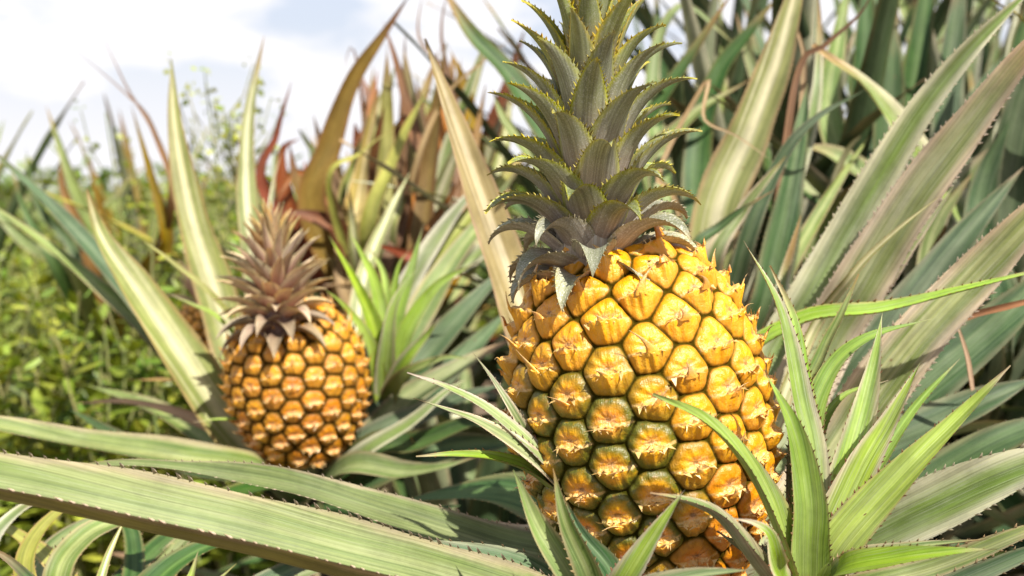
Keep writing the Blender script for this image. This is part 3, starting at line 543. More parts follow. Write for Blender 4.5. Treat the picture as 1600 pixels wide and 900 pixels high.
suck(S1, 'lime', [(s1,), (1300, 895, .52), (1400, 872, .50), (1490, 862, .49), (1558, 858, .485)], 48, (0, -0.55, 0.85))
suck(S1, 'green', [(s1,), (1320, 880, .54), (1420, 855, .53), (1548, 842, .52)], 26, (0, -0.5, 0.85))
suck(S1, 'lime', [(s1,), (1262, 700, .60), (1290, 590, .61), (1350, 530, .61), (1456, 498, .61)], 52, (0, -0.75, 0.65))
suck(S1, 'lime', [(s1,), (1270, 720, .60), (1310, 625, .61), (1388, 594, .61)], 36, (0, -0.7, 0.7))
suck(S1, 'green', [(s1,), (1255, 650, .61), (1285, 550, .62), (1315, 490, .62), (1342, 428, .62)], 46, (-0.6, -0.7, 0.3))
suck(S1, 'green', [(s1,), (1195, 890, .52), (1130, 812, .505), (1080, 785, .50), (1016, 770, .495)], 62, (0.25, -0.35, 0.9), fold=.7)
suck(S1, 'limepink', [(s1,), (1222, 895, .50), (1205, 838, .485), (1180, 818, .48), (1146, 810, .475)], 62, (-0.2, -0.75, 0.55), fold=.4)
suck(S1, 'lime', [(s1,), (1330, 800, .60), (1420, 650, .62), (1500, 560, .63)], 34, (-0.3, -0.75, 0.55))
suck(S1, 'blue', [(s1,), (1240, 900, .56), (1165, 860, .545), (1120, 830, .535)], 50, (-0.2, -0.4, 0.85))

# ---- small sucker at the foot of the big fruit
S3, s3 = plant((935, 985, 0.505), 'small dark green sucker of narrow pointed leaves at foot of large pineapple', name='pineapple_sucker', r=0.009, cat='sucker')
suck(S3, 'green', [(s3,), (888, 898, .495), (840, 822, .492), (802, 734, .49)], 54, (0.4, -0.8, 0.4))
suck(S3, 'green', [(s3,), (922, 905, .492), (885, 818, .487), (864, 732, .485)], 46, (-0.2, -0.9, 0.35))
suck(S3, 'limepink', [(s3,), (975, 910, .49), (1022, 835, .487), (1070, 765, .485)], 52, (-0.3, -0.8, 0.5))
suck(S3, 'blue', [(s3,), (960, 905, .51), (905, 830, .512), (880, 775, .512)], 40, (0.2, -0.8, 0.5))
suck(S3, 'green', [(s3,), (990, 930, .47), (1080, 900, .46), (1180, 890, .455)], 44, (0.0, -0.5, 0.85))
suck(S3, 'green', [(s3,), (880, 950, .48), (800, 920, .47), (720, 905, .465)], 44, (0.0, -0.5, 0.85))

# ---- P2: the small pineapple's plant
P2, c2 = plant((470, 790, 0.985), 'pineapple plant carrying the smaller left pineapple, cream-striped upright leaves')
stalk(P2, c2 - np.array([0, 0, .03]), sm_bot + 0.01 * unit(np.asarray(sm_top) - sm_bot), 0.012)
traced(P2, 'pale', [(c2,), (355, 655, .98), (290, 560, .97), (215, 450, .96), (160, 370, .95), (136, 295, .945)], 80, (0.5, -0.75, 0.45), p=2.6)
traced(P2, 'pale', [(c2,), (370, 560, 1.08), (335, 450, 1.09), (298, 330, 1.09), (274, 200, 1.085), (268, 92, 1.08)], 76, (0.35, -0.9, 0.2), p=2.4, spine=.0008)
traced(P2, 'pale', [(c2,), (410, 480, 1.10), (390, 350, 1.12), (385, 270, 1.13), (390, 170, 1.14), (413, 55, 1.15)], 56, (0.2, -0.95, 0.2), p=1.9, spine=.0008)
traced(P2, 'green', [(c2,), (420, 735, .92), (280, 712, .88), (130, 690, .85), (0, 665, .83), (-120, 650, .82)], 44, (0.0, -0.4, 0.9), p=3, fold=.4)
traced(P2, 'green', [(c2,), (540, 728, .92), (630, 736, .89), (690, 730, .87), (745, 714, .86)], 52, (0.0, -0.65, 0.75), p=2, fold=.4)
traced(P2, 'blue', [(c2,), (390, 690, 1.08), (300, 575, 1.12), (180, 430, 1.16), (90, 330, 1.18), (-20, 228, 1.20)], 42, (0.5, -0.7, 0.5), p=3)
traced(P2, 'green', [(c2,), (340, 640, 1.12), (220, 508, 1.16), (100, 402, 1.19), (-20, 315, 1.2)], 36, (0.4, -0.6, 0.7), p=3)
traced(P2, 'yellow', [(c2,), (400, 560, 1.03), (340, 470, 1.0), (270, 410, .99), (212, 368, .985)], 22, (0.2, -0.6, 0.75), p=2, spine=.0006)
traced(P2, 'lime', [(c2,), (400, 580, 1.02), (345, 500, 1.0), (300, 475, .99), (262, 458, .985)], 22, (0.2, -0.6, 0.75), p=2, spine=.0006)
traced(P2, 'silver', [(c2,), (440, 560, 1.07), (420, 400, 1.1), (425, 300, 1.11), (440, 236, 1.12)], 26, (0.2, -0.95, 0.2), p=2)
traced(P2, 'lime', [(c2,), (400, 670, .95), (350, 655, .93), (302, 660, .92)], 16, (0, -0.6, 0.75), p=2)
# right fan
for k, (pts, w, kd) in enumerate([
    ([(560, 700, .99), (640, 620, 1.0), (720, 570, 1.01), (800, 530, 1.02)], 48, 'green'),
    ([(560, 690, 1.0), (660, 560, 1.03), (740, 470, 1.05), (810, 400, 1.07)], 56, 'blue'),
    ([(570, 650, 1.04), (640, 520, 1.07), (710, 400, 1.1), (800, 290, 1.13)], 60, 'green'),
    ([(560, 640, 1.06), (620, 480, 1.1), (690, 360, 1.13), (770, 260, 1.16)], 50, 'silver'),
    ([(570, 690, .97), (650, 650, .97), (720, 620, .97), (790, 600, .97)], 44, 'blue'),
    ([(580, 700, .95), (650, 690, .93), (730, 660, .92), (800, 650, .91)], 46, 'deep'),
    ([(590, 680, 1.02), (690, 590, 1.05), (800, 480, 1.08)], 60, 'blue'),
    ([(560, 560, 1.1), (650, 430, 1.14), (740, 330, 1.17), (840, 220, 1.2)], 46, 'yellow'),
    ([(560, 710, .93), (640, 660, .91), (700, 610, .90), (735, 590, .895)], 30, 'silver'),
    ([(590, 730, .95), (700, 700, .95), (820, 690, .95)], 70, 'deep'),
    ([(540, 620, 1.1), (570, 430, 1.16), (610, 330, 1.18), (640, 270, 1.2)], 44, 'pale')]):
    traced(P2, kd, [(c2,)] + pts, w, (0.1, -0.78, 0.6), p=2.6, spine=.0008)
# low leaves round the foot
for pts, w, kd in [([(380, 745, .96), (300, 730, .97), (200, 690, 1.0), (110, 640, 1.03)], 40, 'deep'), ([(370, 720, 1.03), (250, 640, 1.1), (130, 600, 1.15)], 44, 'green'),
                   ([(420, 760, .90), (330, 780, .85), (220, 790, .82)], 50, 'deep'), ([(520, 790, .90), (620, 800, .85), (720, 790, .82)], 60, 'deep'), ([(480, 800, .9), (500, 850, .82), (520, 900, .76)], 56, 'deep'),
                   ([(380, 700, 1.0), (290, 650, 1.03), (200, 628, 1.05), (120, 630, 1.06)], 26, 'tan')]:
    traced(P2, kd, [(c2,)] + pts, w, (0.0, -0.4, 0.9), p=2.4, spine=.0006)

# ---- pale sucker right of the small fruit
S2, s2 = plant((600, 640, 1.02), 'pale lime sucker rosette growing right beside the smaller pineapple', name='pineapple_sucker', r=0.01, cat='sucker')
for pts, w, kd in [([(590, 530, 1.01), (560, 450, 1.0), (514, 368, .99)], 30, 'lime'), ([(598, 530, 1.02), (585, 440, 1.02), (546, 362, 1.02)], 34, 'lime'), ([(612, 520, 1.02), (640, 430, 1.02), (662, 350, 1.02)], 34, 'lime'),
                   ([(625, 540, 1.0), (680, 450, .99), (750, 408, .98)], 32, 'lime'), ([(630, 570, .99), (670, 520, .98), (690, 490, .97)], 28, 'limepink'), ([(602, 500, 1.03), (600, 430, 1.04), (572, 380, 1.05)], 26, 'lime'),
                   ([(610, 510, 1.04), (622, 420, 1.05), (640, 390, 1.05)], 28, 'lime'), ([(580, 540, .99), (540, 480, .98), (505, 450, .97)], 24, 'lime'), ([(630, 590, .98), (690, 560, .96), (730, 560, .95)], 28, 'green'), ([(605, 540, .99), (618, 470, .98), (655, 415, .98)], 30, 'limepink')]:
    suck(S2, kd, [(s2,)] + pts, w, (0.1, -0.8, 0.55), spine=.0008, gap=.006)

# ---- P3: drying plant in the middle distance
P3, c3 = plant((600, 560, 1.38), 'withering pineapple plant with olive and red-brown leaves between the two fruits')
DRY = 'withered brown leaf'
traced(P3, 'olive', [(c3,), (490, 340, 1.30), (515, 228, 1.29), (550, 128, 1.28), (600, 52, 1.27), (640, -8, 1.26)], 52, (0.3, -0.9, 0.2), p=2.2, spine=.0006, label='olive-brown drying leaf')
traced(P3, 'brown', [(c3,), (680, 330, 1.33), (645, 200, 1.32), (620, 100, 1.31), (598, 32, 1.30)], 36, (0.2, -0.95, 0.2), p=2.2, spine=.0006, label=DRY)
traced(P3, 'pale', [(c3,), (545, 345, 1.36), (567, 245, 1.36), (608, 118, 1.36)], 52, (0.2, -0.95, 0.2), p=2.2)
traced(P3, 'yellow', [(c3,), (575, 370, 1.26), (620, 235, 1.25), (672, 130, 1.24)], 36, (-0.3, -0.9, 0.2), p=2.2)
traced(P3, 'red', [(c3,), (418, 310, 1.32), (432, 210, 1.31), (456, 126, 1.30)], 28, (0.3, -0.9, 0.2), p=2, label='dry red-brown leaf')
traced(P3, 'yellow', [(c3,), (515, 300, 1.24), (565, 238, 1.23), (632, 188, 1.22)], 18, (0, -0.8, 0.5), p=2)
traced(P3, 'red', [(c3,), (540, 380, 1.28), (505, 345, 1.26), (450, 335, 1.25), (400, 350, 1.25)], 50, (0, -0.8, 0.5), p=2, wav=.2, label='dry red-brown leaf')
traced(P3, 'red', [(c3,), (520, 330, 1.4), (470, 270, 1.4), (440, 300, 1.38), (430, 330, 1.38)], 30, (0, -0.9, 0.3), p=2, wav=.2, label='dry red-brown leaf')
traced(P3, 'red', [(c3,), (660, 420, 1.24), (630, 398, 1.22), (585, 380, 1.2)], 40, (0, -0.8, 0.5), p=2, wav=.2, label='dry red-brown leaf')
traced(P3, 'pale', [(c3,), (605, 372, 1.28), (622, 320, 1.28), (645, 270, 1.28)], 46, (0, -0.95, 0.2), p=3)
traced(P3, 'orange', [(c3,), (560, 300, 1.45), (575, 200, 1.45), (590, 110, 1.45)], 46, (0.2, -0.95, 0.2), p=2.4, label='dry orange leaf')
traced(P3, 'brown', [(c3,), (700, 380, 1.3), (715, 200, 1.32), (690, 60, 1.33), (700, -20, 1.33)], 14, (0, -1, 0.1), p=3, label=DRY)
traced(P3, 'tan', [(c3,), (640, 300, 1.28), (690, 160, 1.27), (750, 100, 1.26), (800, 60, 1.25)], 12, (0, -1, 0.1), p=3, label='thin dry tan leaf')
traced(P3, 'brown', [(c3,), (640, 250, 1.4), (700, 130, 1.42), (655, 60, 1.42), (660, -10, 1.42)], 12, (0, -1, 0.1), p=3, label=DRY)
traced(P3, 'brown', [(c3,), (570, 200, 1.42), (555, 85, 1.42), (545, 78, 1.42), (538, 110, 1.42)], 10, (0, -1, 0.1), p=3, label=DRY)
traced(P3, 'brown', [(c3,), (655, 400, 1.36), (665, 250, 1.38), (650, 120, 1.4)], 40, (0.1, -1, 0.1), p=2.5, label=DRY)
for pts, w, kd in [([(480, 480, 1.34), (430, 400, 1.3), (370, 330, 1.28)], 36, 'yellow'), ([(690, 430, 1.3), (760, 330, 1.3), (820, 250, 1.3)], 44, 'green'), ([(560, 420, 1.25), (550, 340, 1.22), (545, 290, 1.2)], 30, 'pale'),
                   ([(500, 420, 1.4), (480, 320, 1.42), (476, 250, 1.44)], 34, 'red'), ([(640, 420, 1.26), (690, 330, 1.25), (720, 280, 1.24)], 34, 'brown'), ([(660, 450, 1.3), (740, 400, 1.3), (830, 330, 1.3)], 46, 'silver')]:
    traced(P3, kd, [(c3,)] + pts, w, (0.0, -0.85, 0.4), p=2.4)

for pts, w, kd in [([(500, 420, 1.42), (452, 330, 1.42), (440, 240, 1.42), (470, 215, 1.42)], 50, 'red'), ([(560, 430, 1.34), (530, 360, 1.33), (470, 300, 1.32), (452, 225, 1.32)], 46, 'olive'),
                   ([(620, 430, 1.32), (590, 330, 1.33), (606, 230, 1.34), (640, 170, 1.34)], 60, 'red'), ([(660, 430, 1.34), (650, 320, 1.34), (690, 210, 1.35), (700, 120, 1.36)], 54, 'orange'),
                   ([(580, 430, 1.5), (560, 300, 1.5), (580, 180, 1.5), (560, 105, 1.5)], 60, 'tan'), ([(700, 420, 1.42), (740, 280, 1.43), (730, 150, 1.44), (700, 70, 1.44)], 50, 'olive'), ([(720, 420, 1.45), (780, 260, 1.46), (800, 140, 1.46)], 50, 'pale')]:
    traced(P3, kd, [(c3,)] + pts, w, (0.15, -0.92, 0.3), p=2.3, spine=0, wav=.15)
q3 = np.random.default_rng(77)
for k in range(42):
    tx = q3.uniform(455, 840); ty = q3.uniform(40, 300) if tx > 560 else q3.uniform(170, 330); bx = 600 + (tx - 600) * q3.uniform(.2, .5) + q3.normal(0, 25); d0 = q3.uniform(1.28, 1.6)
    kd = ['pale', 'gold', 'yellow', 'olive', 'tan', 'red', 'pale', 'olive', 'silver', 'brown', 'pale', 'green', 'gold', 'tan'][k % 14]
    traced(P3, kd, [(c3,), (bx, 440 + q3.normal(0, 20), d0), ((bx + tx) / 2 + q3.normal(0, 12), (440 + ty) / 2, d0), (tx, ty, d0 - .03)], q3.uniform(30, 62), (q3.normal(0.1, .25), -0.92, q3.uniform(.1, .4)), p=q3.uniform(1.8, 2.8), spine=0, seg=30, wav=.12)
# ---- P7: plant behind the big crown, right
P7, c7 = plant((1110, 640, 1.02), 'pineapple plant right behind the large pineapple, broad cream-streaked leaf and dry strands')
traced(P7, 'pale', [(c7,), (1115, 360, 1.0), (1170, 210, .99), (1213, 95, .98), (1245, -20, .97), (1265, -90, .965)], 82, (-0.1, -0.95, 0.25), p=3.2, spine=.0012, fold=.2, seg=60)
traced(P7, 'blue', [(c7,), (1190, 500, .96), (1215, 400, .95), (1240, 270, .95), (1262, 130, .955)], 66, (0.1, -0.95, 0.2), p=2.6)
traced(P7, 'blue', [(c7,), (1160, 400, .93), (1220, 250, .92), (1275, 185, .91), (1352, 140, .90)], 34, (0.15, -0.8, 0.55), p=2.6)
traced(P7, 'pink', [(c7,), (1110, 430, .92), (1160, 330, .91), (1228, 244, .90)], 46, (-0.2, -0.85, 0.45), p=2.5)
traced(P7, 'deep', [(c7,), (1080, 420, .86), (1130, 350, .85), (1220, 290, .84)], 34, (-0.1, -0.7, 0.6), p=2)
traced(P7, 'silver', [(c7,), (1200, 520, .86), (1228, 420, .85), (1252, 335, .85)], 50, (0, -0.95, 0.2), p=2, spine=.0014)
traced(P7, 'deep', [(c7,), (985, 260, 1.1), (1030, 160, 1.1), (1090, 70, 1.1), (1150, -20, 1.1)], 36, (-0.3, -0.85, 0.3), p=3)
traced(P7, 'green', [(c7,), (1000, 300, 1.12), (1070, 190, 1.13), (1170, 125, 1.14)], 40, (0.15, -0.8, 0.55), p=2.6)
traced(P7, 'deep', [(c7,), (880, 250, 1.1), (800, 120, 1.12), (735, 50, 1.13), (680, -40, 1.14)], 56, (0.3, -0.85, 0.3), p=3, spine=.001)
traced(P7, 'green', [(c7,), (950, 420, 1.08), (860, 280, 1.1), (790, 190, 1.12), (770, 140, 1.13)], 52, (0.3, -0.85, 0.4), p=2.6)
traced(P7, 'deep', [(c7,), (900, 420, 1.1), (820, 330, 1.12), (740, 290, 1.13)], 50, (0.3, -0.75, 0.5), p=2.6)
traced(P7, 'tan', [(c7,), (1060, 330, .97), (1030, 270, .96), (1105, 125, .95), (1100, 185, .94), (1150, 212, .93), (1208, 252, .92)], 9, (0, -1, 0.1), p=4, b=.8, spine=0, label='thin dry brown strand', seg=70)
traced(P7, 'brown', [(c7,), (1200, 400, 1.0), (1245, 120, .98), (1290, 70, .97), (1345, 20, .96), (1370, -30, .95)], 14, (0, -1, 0.1), p=4, b=.8, spine=0, label='dark dry brown strand', seg=60)
traced(P7, 'tan', [(c7,), (1230, 320, 1.02), (1255, 130, 1.0), (1250, 60, .99), (1215, -10, .98)], 14, (0, -1, 0.1), p=4, b=.8, spine=0, label='curled tan strand', seg=60)
traced(P7, 'silver', [(c7,), (1220, 350, 1.04), (1270, 180, 1.05), (1280, 60, 1.06), (1278, -20, 1.06)], 30, (0, -1, 0.15), p=3)
traced(P7, 'deep', [(c7,), (1090, 260, 1.16), (1120, 120, 1.18), (1170, 50, 1.18), (1220, -10, 1.18)], 56, (-0.2, -0.9, 0.3), p=3)
traced(P7, 'green', [(c7,), (1020, 160, 1.24), (1060, 10, 1.26), (1150, 70, 1.27)], 40, (0.1, -0.8, 0.5), p=2.4)
traced(P7, 'green', [(c7,), (1230, 420, 1.0), (1300, 300, 1.02), (1360, 210, 1.03)], 34, (0.15, -0.8, 0.55), p=2.4)
traced(P7, 'deep', [(c7,), (1230, 520, .98), (1300, 400, 1.0), (1380, 320, 1.02), (1460, 280, 1.03)], 60, (-0.2, -0.7, 0.6), p=2.4)

# ---- P8: dark plant at right background
P8, c8 = plant((1500, 690, 1.22), 'dark green pineapple plant at right background with tall upright leaves, one pale and bent')
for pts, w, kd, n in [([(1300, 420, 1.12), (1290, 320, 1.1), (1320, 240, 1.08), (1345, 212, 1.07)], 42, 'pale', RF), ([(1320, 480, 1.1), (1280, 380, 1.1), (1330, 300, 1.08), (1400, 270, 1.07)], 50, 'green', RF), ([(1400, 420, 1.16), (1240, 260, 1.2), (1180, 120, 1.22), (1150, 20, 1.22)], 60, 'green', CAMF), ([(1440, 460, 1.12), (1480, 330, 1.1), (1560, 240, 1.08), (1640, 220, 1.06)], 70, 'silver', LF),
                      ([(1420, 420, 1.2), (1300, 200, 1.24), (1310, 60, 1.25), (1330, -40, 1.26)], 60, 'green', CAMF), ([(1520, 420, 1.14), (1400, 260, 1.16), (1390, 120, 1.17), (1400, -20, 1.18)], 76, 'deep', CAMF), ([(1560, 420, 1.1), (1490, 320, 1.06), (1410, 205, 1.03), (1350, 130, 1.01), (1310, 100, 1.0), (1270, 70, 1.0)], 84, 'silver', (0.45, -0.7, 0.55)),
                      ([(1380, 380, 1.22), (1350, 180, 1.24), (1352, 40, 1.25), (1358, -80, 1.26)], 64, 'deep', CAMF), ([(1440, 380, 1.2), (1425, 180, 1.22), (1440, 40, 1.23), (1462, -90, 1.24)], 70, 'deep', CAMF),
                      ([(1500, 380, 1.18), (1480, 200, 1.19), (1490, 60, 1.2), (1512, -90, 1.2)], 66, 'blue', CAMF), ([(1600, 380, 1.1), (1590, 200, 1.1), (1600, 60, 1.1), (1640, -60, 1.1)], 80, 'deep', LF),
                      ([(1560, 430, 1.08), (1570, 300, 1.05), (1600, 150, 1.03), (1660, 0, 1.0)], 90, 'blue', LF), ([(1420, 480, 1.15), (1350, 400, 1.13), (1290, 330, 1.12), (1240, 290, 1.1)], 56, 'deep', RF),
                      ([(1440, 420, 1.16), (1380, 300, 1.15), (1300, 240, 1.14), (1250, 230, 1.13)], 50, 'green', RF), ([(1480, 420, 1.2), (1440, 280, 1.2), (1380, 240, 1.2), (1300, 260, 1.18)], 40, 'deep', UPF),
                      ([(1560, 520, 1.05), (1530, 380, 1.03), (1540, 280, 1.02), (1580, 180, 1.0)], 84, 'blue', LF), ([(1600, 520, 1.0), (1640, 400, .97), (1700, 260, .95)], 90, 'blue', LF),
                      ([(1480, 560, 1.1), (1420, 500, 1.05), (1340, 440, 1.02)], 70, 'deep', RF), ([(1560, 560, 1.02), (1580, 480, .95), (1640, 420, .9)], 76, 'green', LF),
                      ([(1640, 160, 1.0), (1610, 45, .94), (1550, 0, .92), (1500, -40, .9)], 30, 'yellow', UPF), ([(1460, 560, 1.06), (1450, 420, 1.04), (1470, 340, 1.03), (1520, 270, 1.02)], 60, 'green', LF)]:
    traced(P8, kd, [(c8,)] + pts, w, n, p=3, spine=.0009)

# ---- P6: low foreground plant, bottom left
P6, c6 = plant((150, 1120, 0.72), 'low pineapple plant at the bottom left corner beneath the long front leaf')
for pts, w, kd, n in [([(330, 1000, .66), (400, 930, .70), (520, 880, .74), (640, 870, .76)], 50, 'green', (0, -.6, .8)), ([(60, 960, .7), (60, 880, .74), (130, 820, .78), (240, 790, .8)], 44, 'green', (.1, -.6, .8)), ([(0, 960, .66), (-20, 860, .7), (40, 790, .74), (120, 770, .77)], 50, 'silver', (.2, -.7, .7)),
                      ([(160, 960, .72), (240, 860, .78), (330, 800, .84), (420, 800, .88)], 40, 'deep', (0, -.6, .8)), ([(280, 1000, .6), (330, 920, .6), (370, 880, .61)], 46, 'green', (0, -.8, .6)), ([(90, 930, .68), (130, 840, .70), (230, 800, .72), (320, 790, .74)], 56, 'green', (0, -.6, .8)), ([(60, 960, .65), (40, 870, .67), (90, 800, .70), (170, 770, .72)], 50, 'yellow', (.2, -.7, .7)),
                      ([(150, 960, .64), (165, 880, .65), (195, 810, .67)], 34, 'pale', (.1, -.9, .4)), ([(200, 980, .66), (250, 900, .68), (330, 850, .70), (420, 840, .72)], 70, 'deep', (-.1, -.6, .8)),
                      ([(240, 1000, .62), (290, 920, .63), (310, 860, .65)], 60, 'lime', (0, -.8, .6)), ([(30, 980, .62), (-20, 900, .62), (-60, 820, .63)], 60, 'green', (.3, -.7, .6)),
                      ([(100, 980, .6), (20, 880, .6), (-40, 850, .6)], 50, 'deep', (.1, -.5, .8)), ([(260, 1020, .66), (380, 930, .68), (480, 880, .70), (560, 870, .71)], 60, 'blue', (-.1, -.6, .8)),
                      ([(120, 1000, .66), (100, 900, .7), (20, 830, .74), (-60, 800, .76)], 46, 'yellow', (.2, -.6, .7)), ([(190, 1000, .7), (210, 860, .76), (180, 790, .8), (100, 740, .83)], 40, 'deep', (.2, -.6, .7)),
                      ([(170, 1000, .72), (300, 830, .80), (380, 790, .84)], 44, 'green', (-.2, -.7, .6)), ([(230, 1000, .6), (350, 930, .58), (420, 900, .57)], 40, 'tan', (0, -.7, .7))]:
    traced(P6, kd, [(c6,)] + pts, w, n, p=2.3, spine=.0012)

# ---- P5: plant at the far left edge
P5, c5 = plant((165, 560, 1.75), 'distant pineapple plant among the weeds at left, brown twisted leaf tips')
for pts, w, kd, n in [([(120, 430, 1.5), (60, 380, 1.45), (0, 345, 1.4), (-60, 330, 1.38)], 34, 'green', UPF), ([(140, 400, 1.7), (100, 300, 1.7), (95, 230, 1.7)], 28, 'brown', CAMF), ([(90, 420, 1.6), (40, 330, 1.6), (20, 270, 1.6)], 30, 'deep', CAMF), ([(160, 400, 1.72), (115, 290, 1.7), (72, 165, 1.7)], 30, 'green', CAMF), ([(230, 420, 1.5), (262, 380, 1.45), (235, 270, 1.44), (205, 165, 1.43)], 30, 'olive', CAMF), ([(265, 350, 1.44), (245, 220, 1.43), (200, 140, 1.43), (163, 62, 1.43)], 12, 'brown', CAMF),
                      ([(262, 330, 1.46), (240, 200, 1.46), (195, 145, 1.46), (120, 80, 1.46)], 9, 'brown', CAMF), ([(120, 400, 1.8), (60, 320, 1.8), (40, 230, 1.8)], 22, 'deep', CAMF), ([(170, 380, 1.8), (150, 300, 1.8), (140, 240, 1.8)], 20, 'olive', CAMF),
                      ([(100, 420, 1.75), (30, 370, 1.7), (-40, 280, 1.7)], 30, 'green', CAMF), ([(220, 430, 1.7), (280, 360, 1.7), (320, 300, 1.7)], 26, 'green', CAMF)]:
    traced(P5, kd, [(c5,)] + pts, w, n, p=2.3, spine=0)

# ---- complete rosettes further back and to the sides
def rosette(x, y, label, kinds, n=36, L0=0.62, zc=0.18, w=0.045, seedv=0):
    r = np.random.default_rng(seedv); root = thing('pineapple_plant', (x, y, 0), label, 'pineapple plant', 'pineapple plants filling the field behind')
    t = np.linspace(0, 1, 8)[:, None]; V, Q = tube(np.array([0, 0, -.02]) + t * np.array([0, 0, zc + .1]), 0.025, 8); mk('stem', V, Q, [], M['stalk'], root)
    for k in range(n):
        f = (k + .5) / n; az_ = k * GA + seedv; e0 = 22 + 62 * f + r.normal(0, 5); e1 = -35 + 105 * f + r.normal(0, 12); ln = L0 * (0.75 + 0.35 * math.sin(math.pi * (0.25 + 0.6 * f))) * r.uniform(.85, 1.15)
        P, N = arc_path(np.array([0, 0, zc * (0.3 + .8 * f)]), az_, e0, e1, ln, 26, 1.3, None, r.normal(0, .15))
        V, Q, t3, a_ = leaf_geo(P, ln, N, w / 2 * r.uniform(.8, 1.15), sword(2.5, .75), .35, 0, 1, .0014, 6, .08)
        mk('leaf', V, Q, t3, M[kinds[k % len(kinds)]], root, a_)
for x, y, lab, kinds, kw in [
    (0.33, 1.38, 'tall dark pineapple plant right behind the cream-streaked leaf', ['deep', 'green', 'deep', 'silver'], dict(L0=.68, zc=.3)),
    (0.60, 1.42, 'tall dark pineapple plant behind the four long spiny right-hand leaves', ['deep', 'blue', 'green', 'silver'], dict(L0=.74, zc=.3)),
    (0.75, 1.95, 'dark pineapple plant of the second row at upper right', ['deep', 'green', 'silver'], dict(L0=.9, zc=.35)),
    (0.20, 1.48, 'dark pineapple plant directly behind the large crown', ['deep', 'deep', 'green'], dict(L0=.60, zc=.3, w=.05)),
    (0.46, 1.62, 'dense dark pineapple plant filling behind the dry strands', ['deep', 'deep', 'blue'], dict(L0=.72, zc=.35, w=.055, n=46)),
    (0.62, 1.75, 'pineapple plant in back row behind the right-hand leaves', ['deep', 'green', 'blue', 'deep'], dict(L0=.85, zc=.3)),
    (1.15, 1.5, 'pineapple plant at far right edge, blue-green leaves', ['blue', 'deep', 'blue', 'green'], dict(L0=.85, zc=.3)),
    (0.22, 1.70, 'pineapple plant behind the large crown, grey-green leaves', ['green', 'silver', 'deep'], dict(L0=.62, zc=.22)),
    (-0.16, 1.75, 'pineapple plant behind the withering brown plant, dull yellow leaves', ['green', 'olive', 'silver', 'pale', 'yellow'], dict(L0=.6, zc=.2)),
    (0.95, 2.2, 'tall pineapple plant at back right against the sky', ['deep', 'green'], dict(L0=.95, zc=.35)),
    (0.40, 1.30, 'shaded pineapple plant low behind the large pineapple', ['deep', 'blue', 'green'], dict(L0=.55, zc=.12)),
    (0.72, 1.08, 'shaded pineapple plant low at right behind the sucker', ['blue', 'deep', 'blue'], dict(L0=.5, zc=.12)),
    (0.42, 2.3, 'pineapple plant in the far row between the crown and the tall leaves', ['deep', 'green', 'deep'], dict(L0=.85, zc=.3)),
    (1.5, 2.3, 'pineapple plant of the far row at the right edge', ['deep', 'blue'], dict(L0=.95, zc=.35)),
    (-1.02, 2.0, 'green pineapple plant standing among the weeds at the left edge', ['green', 'yellow', 'deep'], dict(n=26, L0=.62, zc=.2)),
    (-0.80, 2.5, 'pineapple plant among weeds behind the brown twisted tips', ['green', 'silver', 'olive'], dict(n=24, L0=.6, zc=.2)),
    (-0.62, 3.0, 'faraway pineapple plant at left rising above weeds', ['green', 'olive'], dict(n=24, L0=.6)),
    (-0.35, 2.5, 'half dry pineapple plant in the far row behind the withering one', ['olive', 'red', 'yellow', 'green'], dict(L0=.6, zc=.2)),
    (-0.05, 1.22, 'grey-green pineapple plant in shade between the two fruits', ['blue', 'green', 'deep'], dict(L0=.42, zc=.10))]:
    rosette(x, y, lab, kinds, seedv=int(abs(x) * 100 + y * 10), **kw)

# ------------------------------------------------------------------ weeds at left
def weed_mesh(n_stem, region, hfun, leaf, r, per=22):
    """many little stems with ovate leaves; returns stem and leaf geometry"""
    SV, SQ, LV, LQ = [], [], [], []; so = lo = 0
    for i in range(n_stem):
        x, y = region(r); h = hfun(x, y, r); t = np.linspace(0, 1, 7)[:, None]
        lean = r.normal(0, .16, 2); P = np.array([x, y, 0]) + t * np.array([lean[0] * h, lean[1] * h, h]) + np.array([.03, 0, 0]) * np.sin(t * 5 + i)
        V, Q = tube(P, .0016 + .0022 * (1 - t[:, 0]), 4); SV.append(V); SQ.append(Q + so); so += len(V)
        for j in range(per):
            tj = r.uniform(.25, 1.0); c = np.array([np.interp(tj, t[:, 0], P[:, k]) for k in range(3)]); a_ = r.uniform(0, 2 * math.pi); ev = r.uniform(-.3, .8)
            d = np.array([math.cos(a_) * math.cos(ev), math.sin(a_) * math.cos(ev), math.sin(ev)]); s = unit(np.cross(d, [0, 0, 1.0])); s = unit(s + r.normal(0, .3, 3)); nn = np.cross(d, s)
            l = leaf * r.uniform(.5, 1.3) * (1.15 - .5 * tj); wd = l * .26; c = c + d * l * .25
            LV.append(np.array([c, c + d * l * .35 + s * wd, c + d * l * .35 - s * wd, c + d * l * .75 + s * wd * .7 - nn * .06 * l, c + d * l * .75 - s * wd * .7 - nn * .06 * l, c + d * l - nn * .15 * l, c + d * l * .4 - nn * .08 * l]))
            LQ += [(lo, lo + 6, lo + 1), (lo, lo + 2, lo + 6), (lo + 6, lo + 3, lo + 1), (lo + 6, lo + 2, lo + 4), (lo + 6, lo + 5, lo + 3), (lo + 6, lo + 4, lo + 5)]; lo += 7
    return np.vstack(SV), np.vstack(SQ), np.vstack(LV), np.array(LQ)
r = np.random.default_rng(5)
def reg(r):
    y = r.uniform(1.35, 3.4); x0, x1 = at(-260, 450, y)[0], at(400, 450, y)[0]; return r.uniform(x0, x1), y
def hh(x, y, r):
    return max(.12, (0.44 + 0.06 * (y - 1.3)) * r.uniform(.55, 1.12) + (0.13 * r.uniform() if x > at(230, 450, y)[0] else 0))
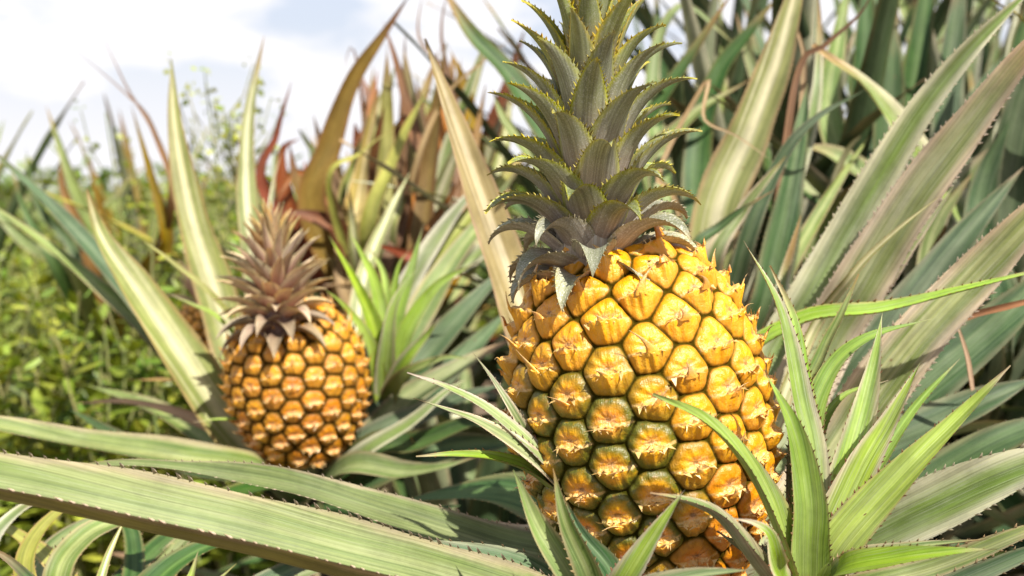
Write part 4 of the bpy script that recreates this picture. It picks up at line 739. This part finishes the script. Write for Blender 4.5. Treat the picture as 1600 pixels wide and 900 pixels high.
sv, sq, lv, lq = weed_mesh(800, reg, hh, .044, r, 34)
n0 = len(sv)
wd = mk('weeds', lv, [], lq, M['weed'], None, None, False); wd['kind'] = 'stuff'; wd['label'] = 'tangle of small-leaved green weeds'
wst = mk('weed_stems', sv, sq, [], M['weedstem']); wst['kind'] = 'stuff'; wst['label'] = 'thin stems of the green weeds'
# far vegetation to the horizon
def reg2(r):
    y = 3.4 + 9 * r.uniform() ** 1.5; return r.uniform(-.75, .75) * y, y
sv, sq, lv, lq = weed_mesh(2400, reg2, lambda x, y, r: r.uniform(.35, .70) + .01 * y, .10, r, 16)
fw = mk('far_weeds', lv, [], lq, M['treeleaf'], None, None, False); fw['kind'] = 'stuff'; fw['label'] = 'far green vegetation along the horizon'
# tall weeds against the sky, each one a thing
for i, (px, py, d, lab) in enumerate([(165, 175, 1.75, 'thin tall weed against the white sky, leftmost of the tall weeds'), (322, 135, 1.6, 'tallest flowering weed right of the upright cream leaf'), (348, 165, 1.55, 'bushy tall weed with reddish seed heads near the small crown'),
                                      (300, 195, 1.65, 'tall weed directly behind the upright cream leaf'), (208, 250, 1.8, 'short weed stalk below the twisted brown leaf tips'), (362, 190, 1.7, 'slender weed just left of the narrow cream leaf')]):
    top = at(px, py, d); rr = np.random.default_rng(40 + i)
    w = thing('tall_weed', (top[0] + .03, top[1], 0), lab, 'weed', 'tall weeds against the sky'); P, Ln = catmull([(0, 0, 0), (.01, 0, top[2] * .5), (-.03, 0, top[2])], 24)
    V, Q = tube(P, np.linspace(.004, .0012, 24), 6); parts_q = [Q]; parts_v = [V]; off = len(V); LV = []; LQ = []; lo = 0
    for b_ in range(12):
        tb = rr.uniform(.55, .98); c = P[int(tb * 23)]; a_ = rr.uniform(0, 6.28); l = rr.uniform(.03, .10); Pb = np.array([c, c + np.array([math.cos(a_) * l * .6, math.sin(a_) * l * .6, l * .7]), c + np.array([math.cos(a_) * l * .8, math.sin(a_) * l * .8, l * 1.3])])
        V, Q = tube(Pb, np.array([.0012, .001, .0008]), 5); parts_v.append(V); parts_q.append(Q + off); off += len(V)
        for q_ in range(9):
            e_ = Pb[rr.integers(1, 3)] + rr.normal(0, .008, 3); d_ = unit(rr.normal(0, 1, 3)); s_ = unit(np.cross(d_, rr.normal(0, 1, 3))); l2 = rr.uniform(.006, .016)
            LV.append(np.array([e_, e_ + d_ * l2 * .5 + s_ * l2 * .35, e_ + d_ * l2, e_ + d_ * l2 * .5 - s_ * l2 * .35])); LQ.append((lo, lo + 1, lo + 2, lo + 3)); lo += 4
    mk('stem', np.vstack(parts_v), np.vstack(parts_q), [], M['weedstem'], w); mk('foliage', np.vstack(LV), LQ, [], M['weed'], w, None, False)
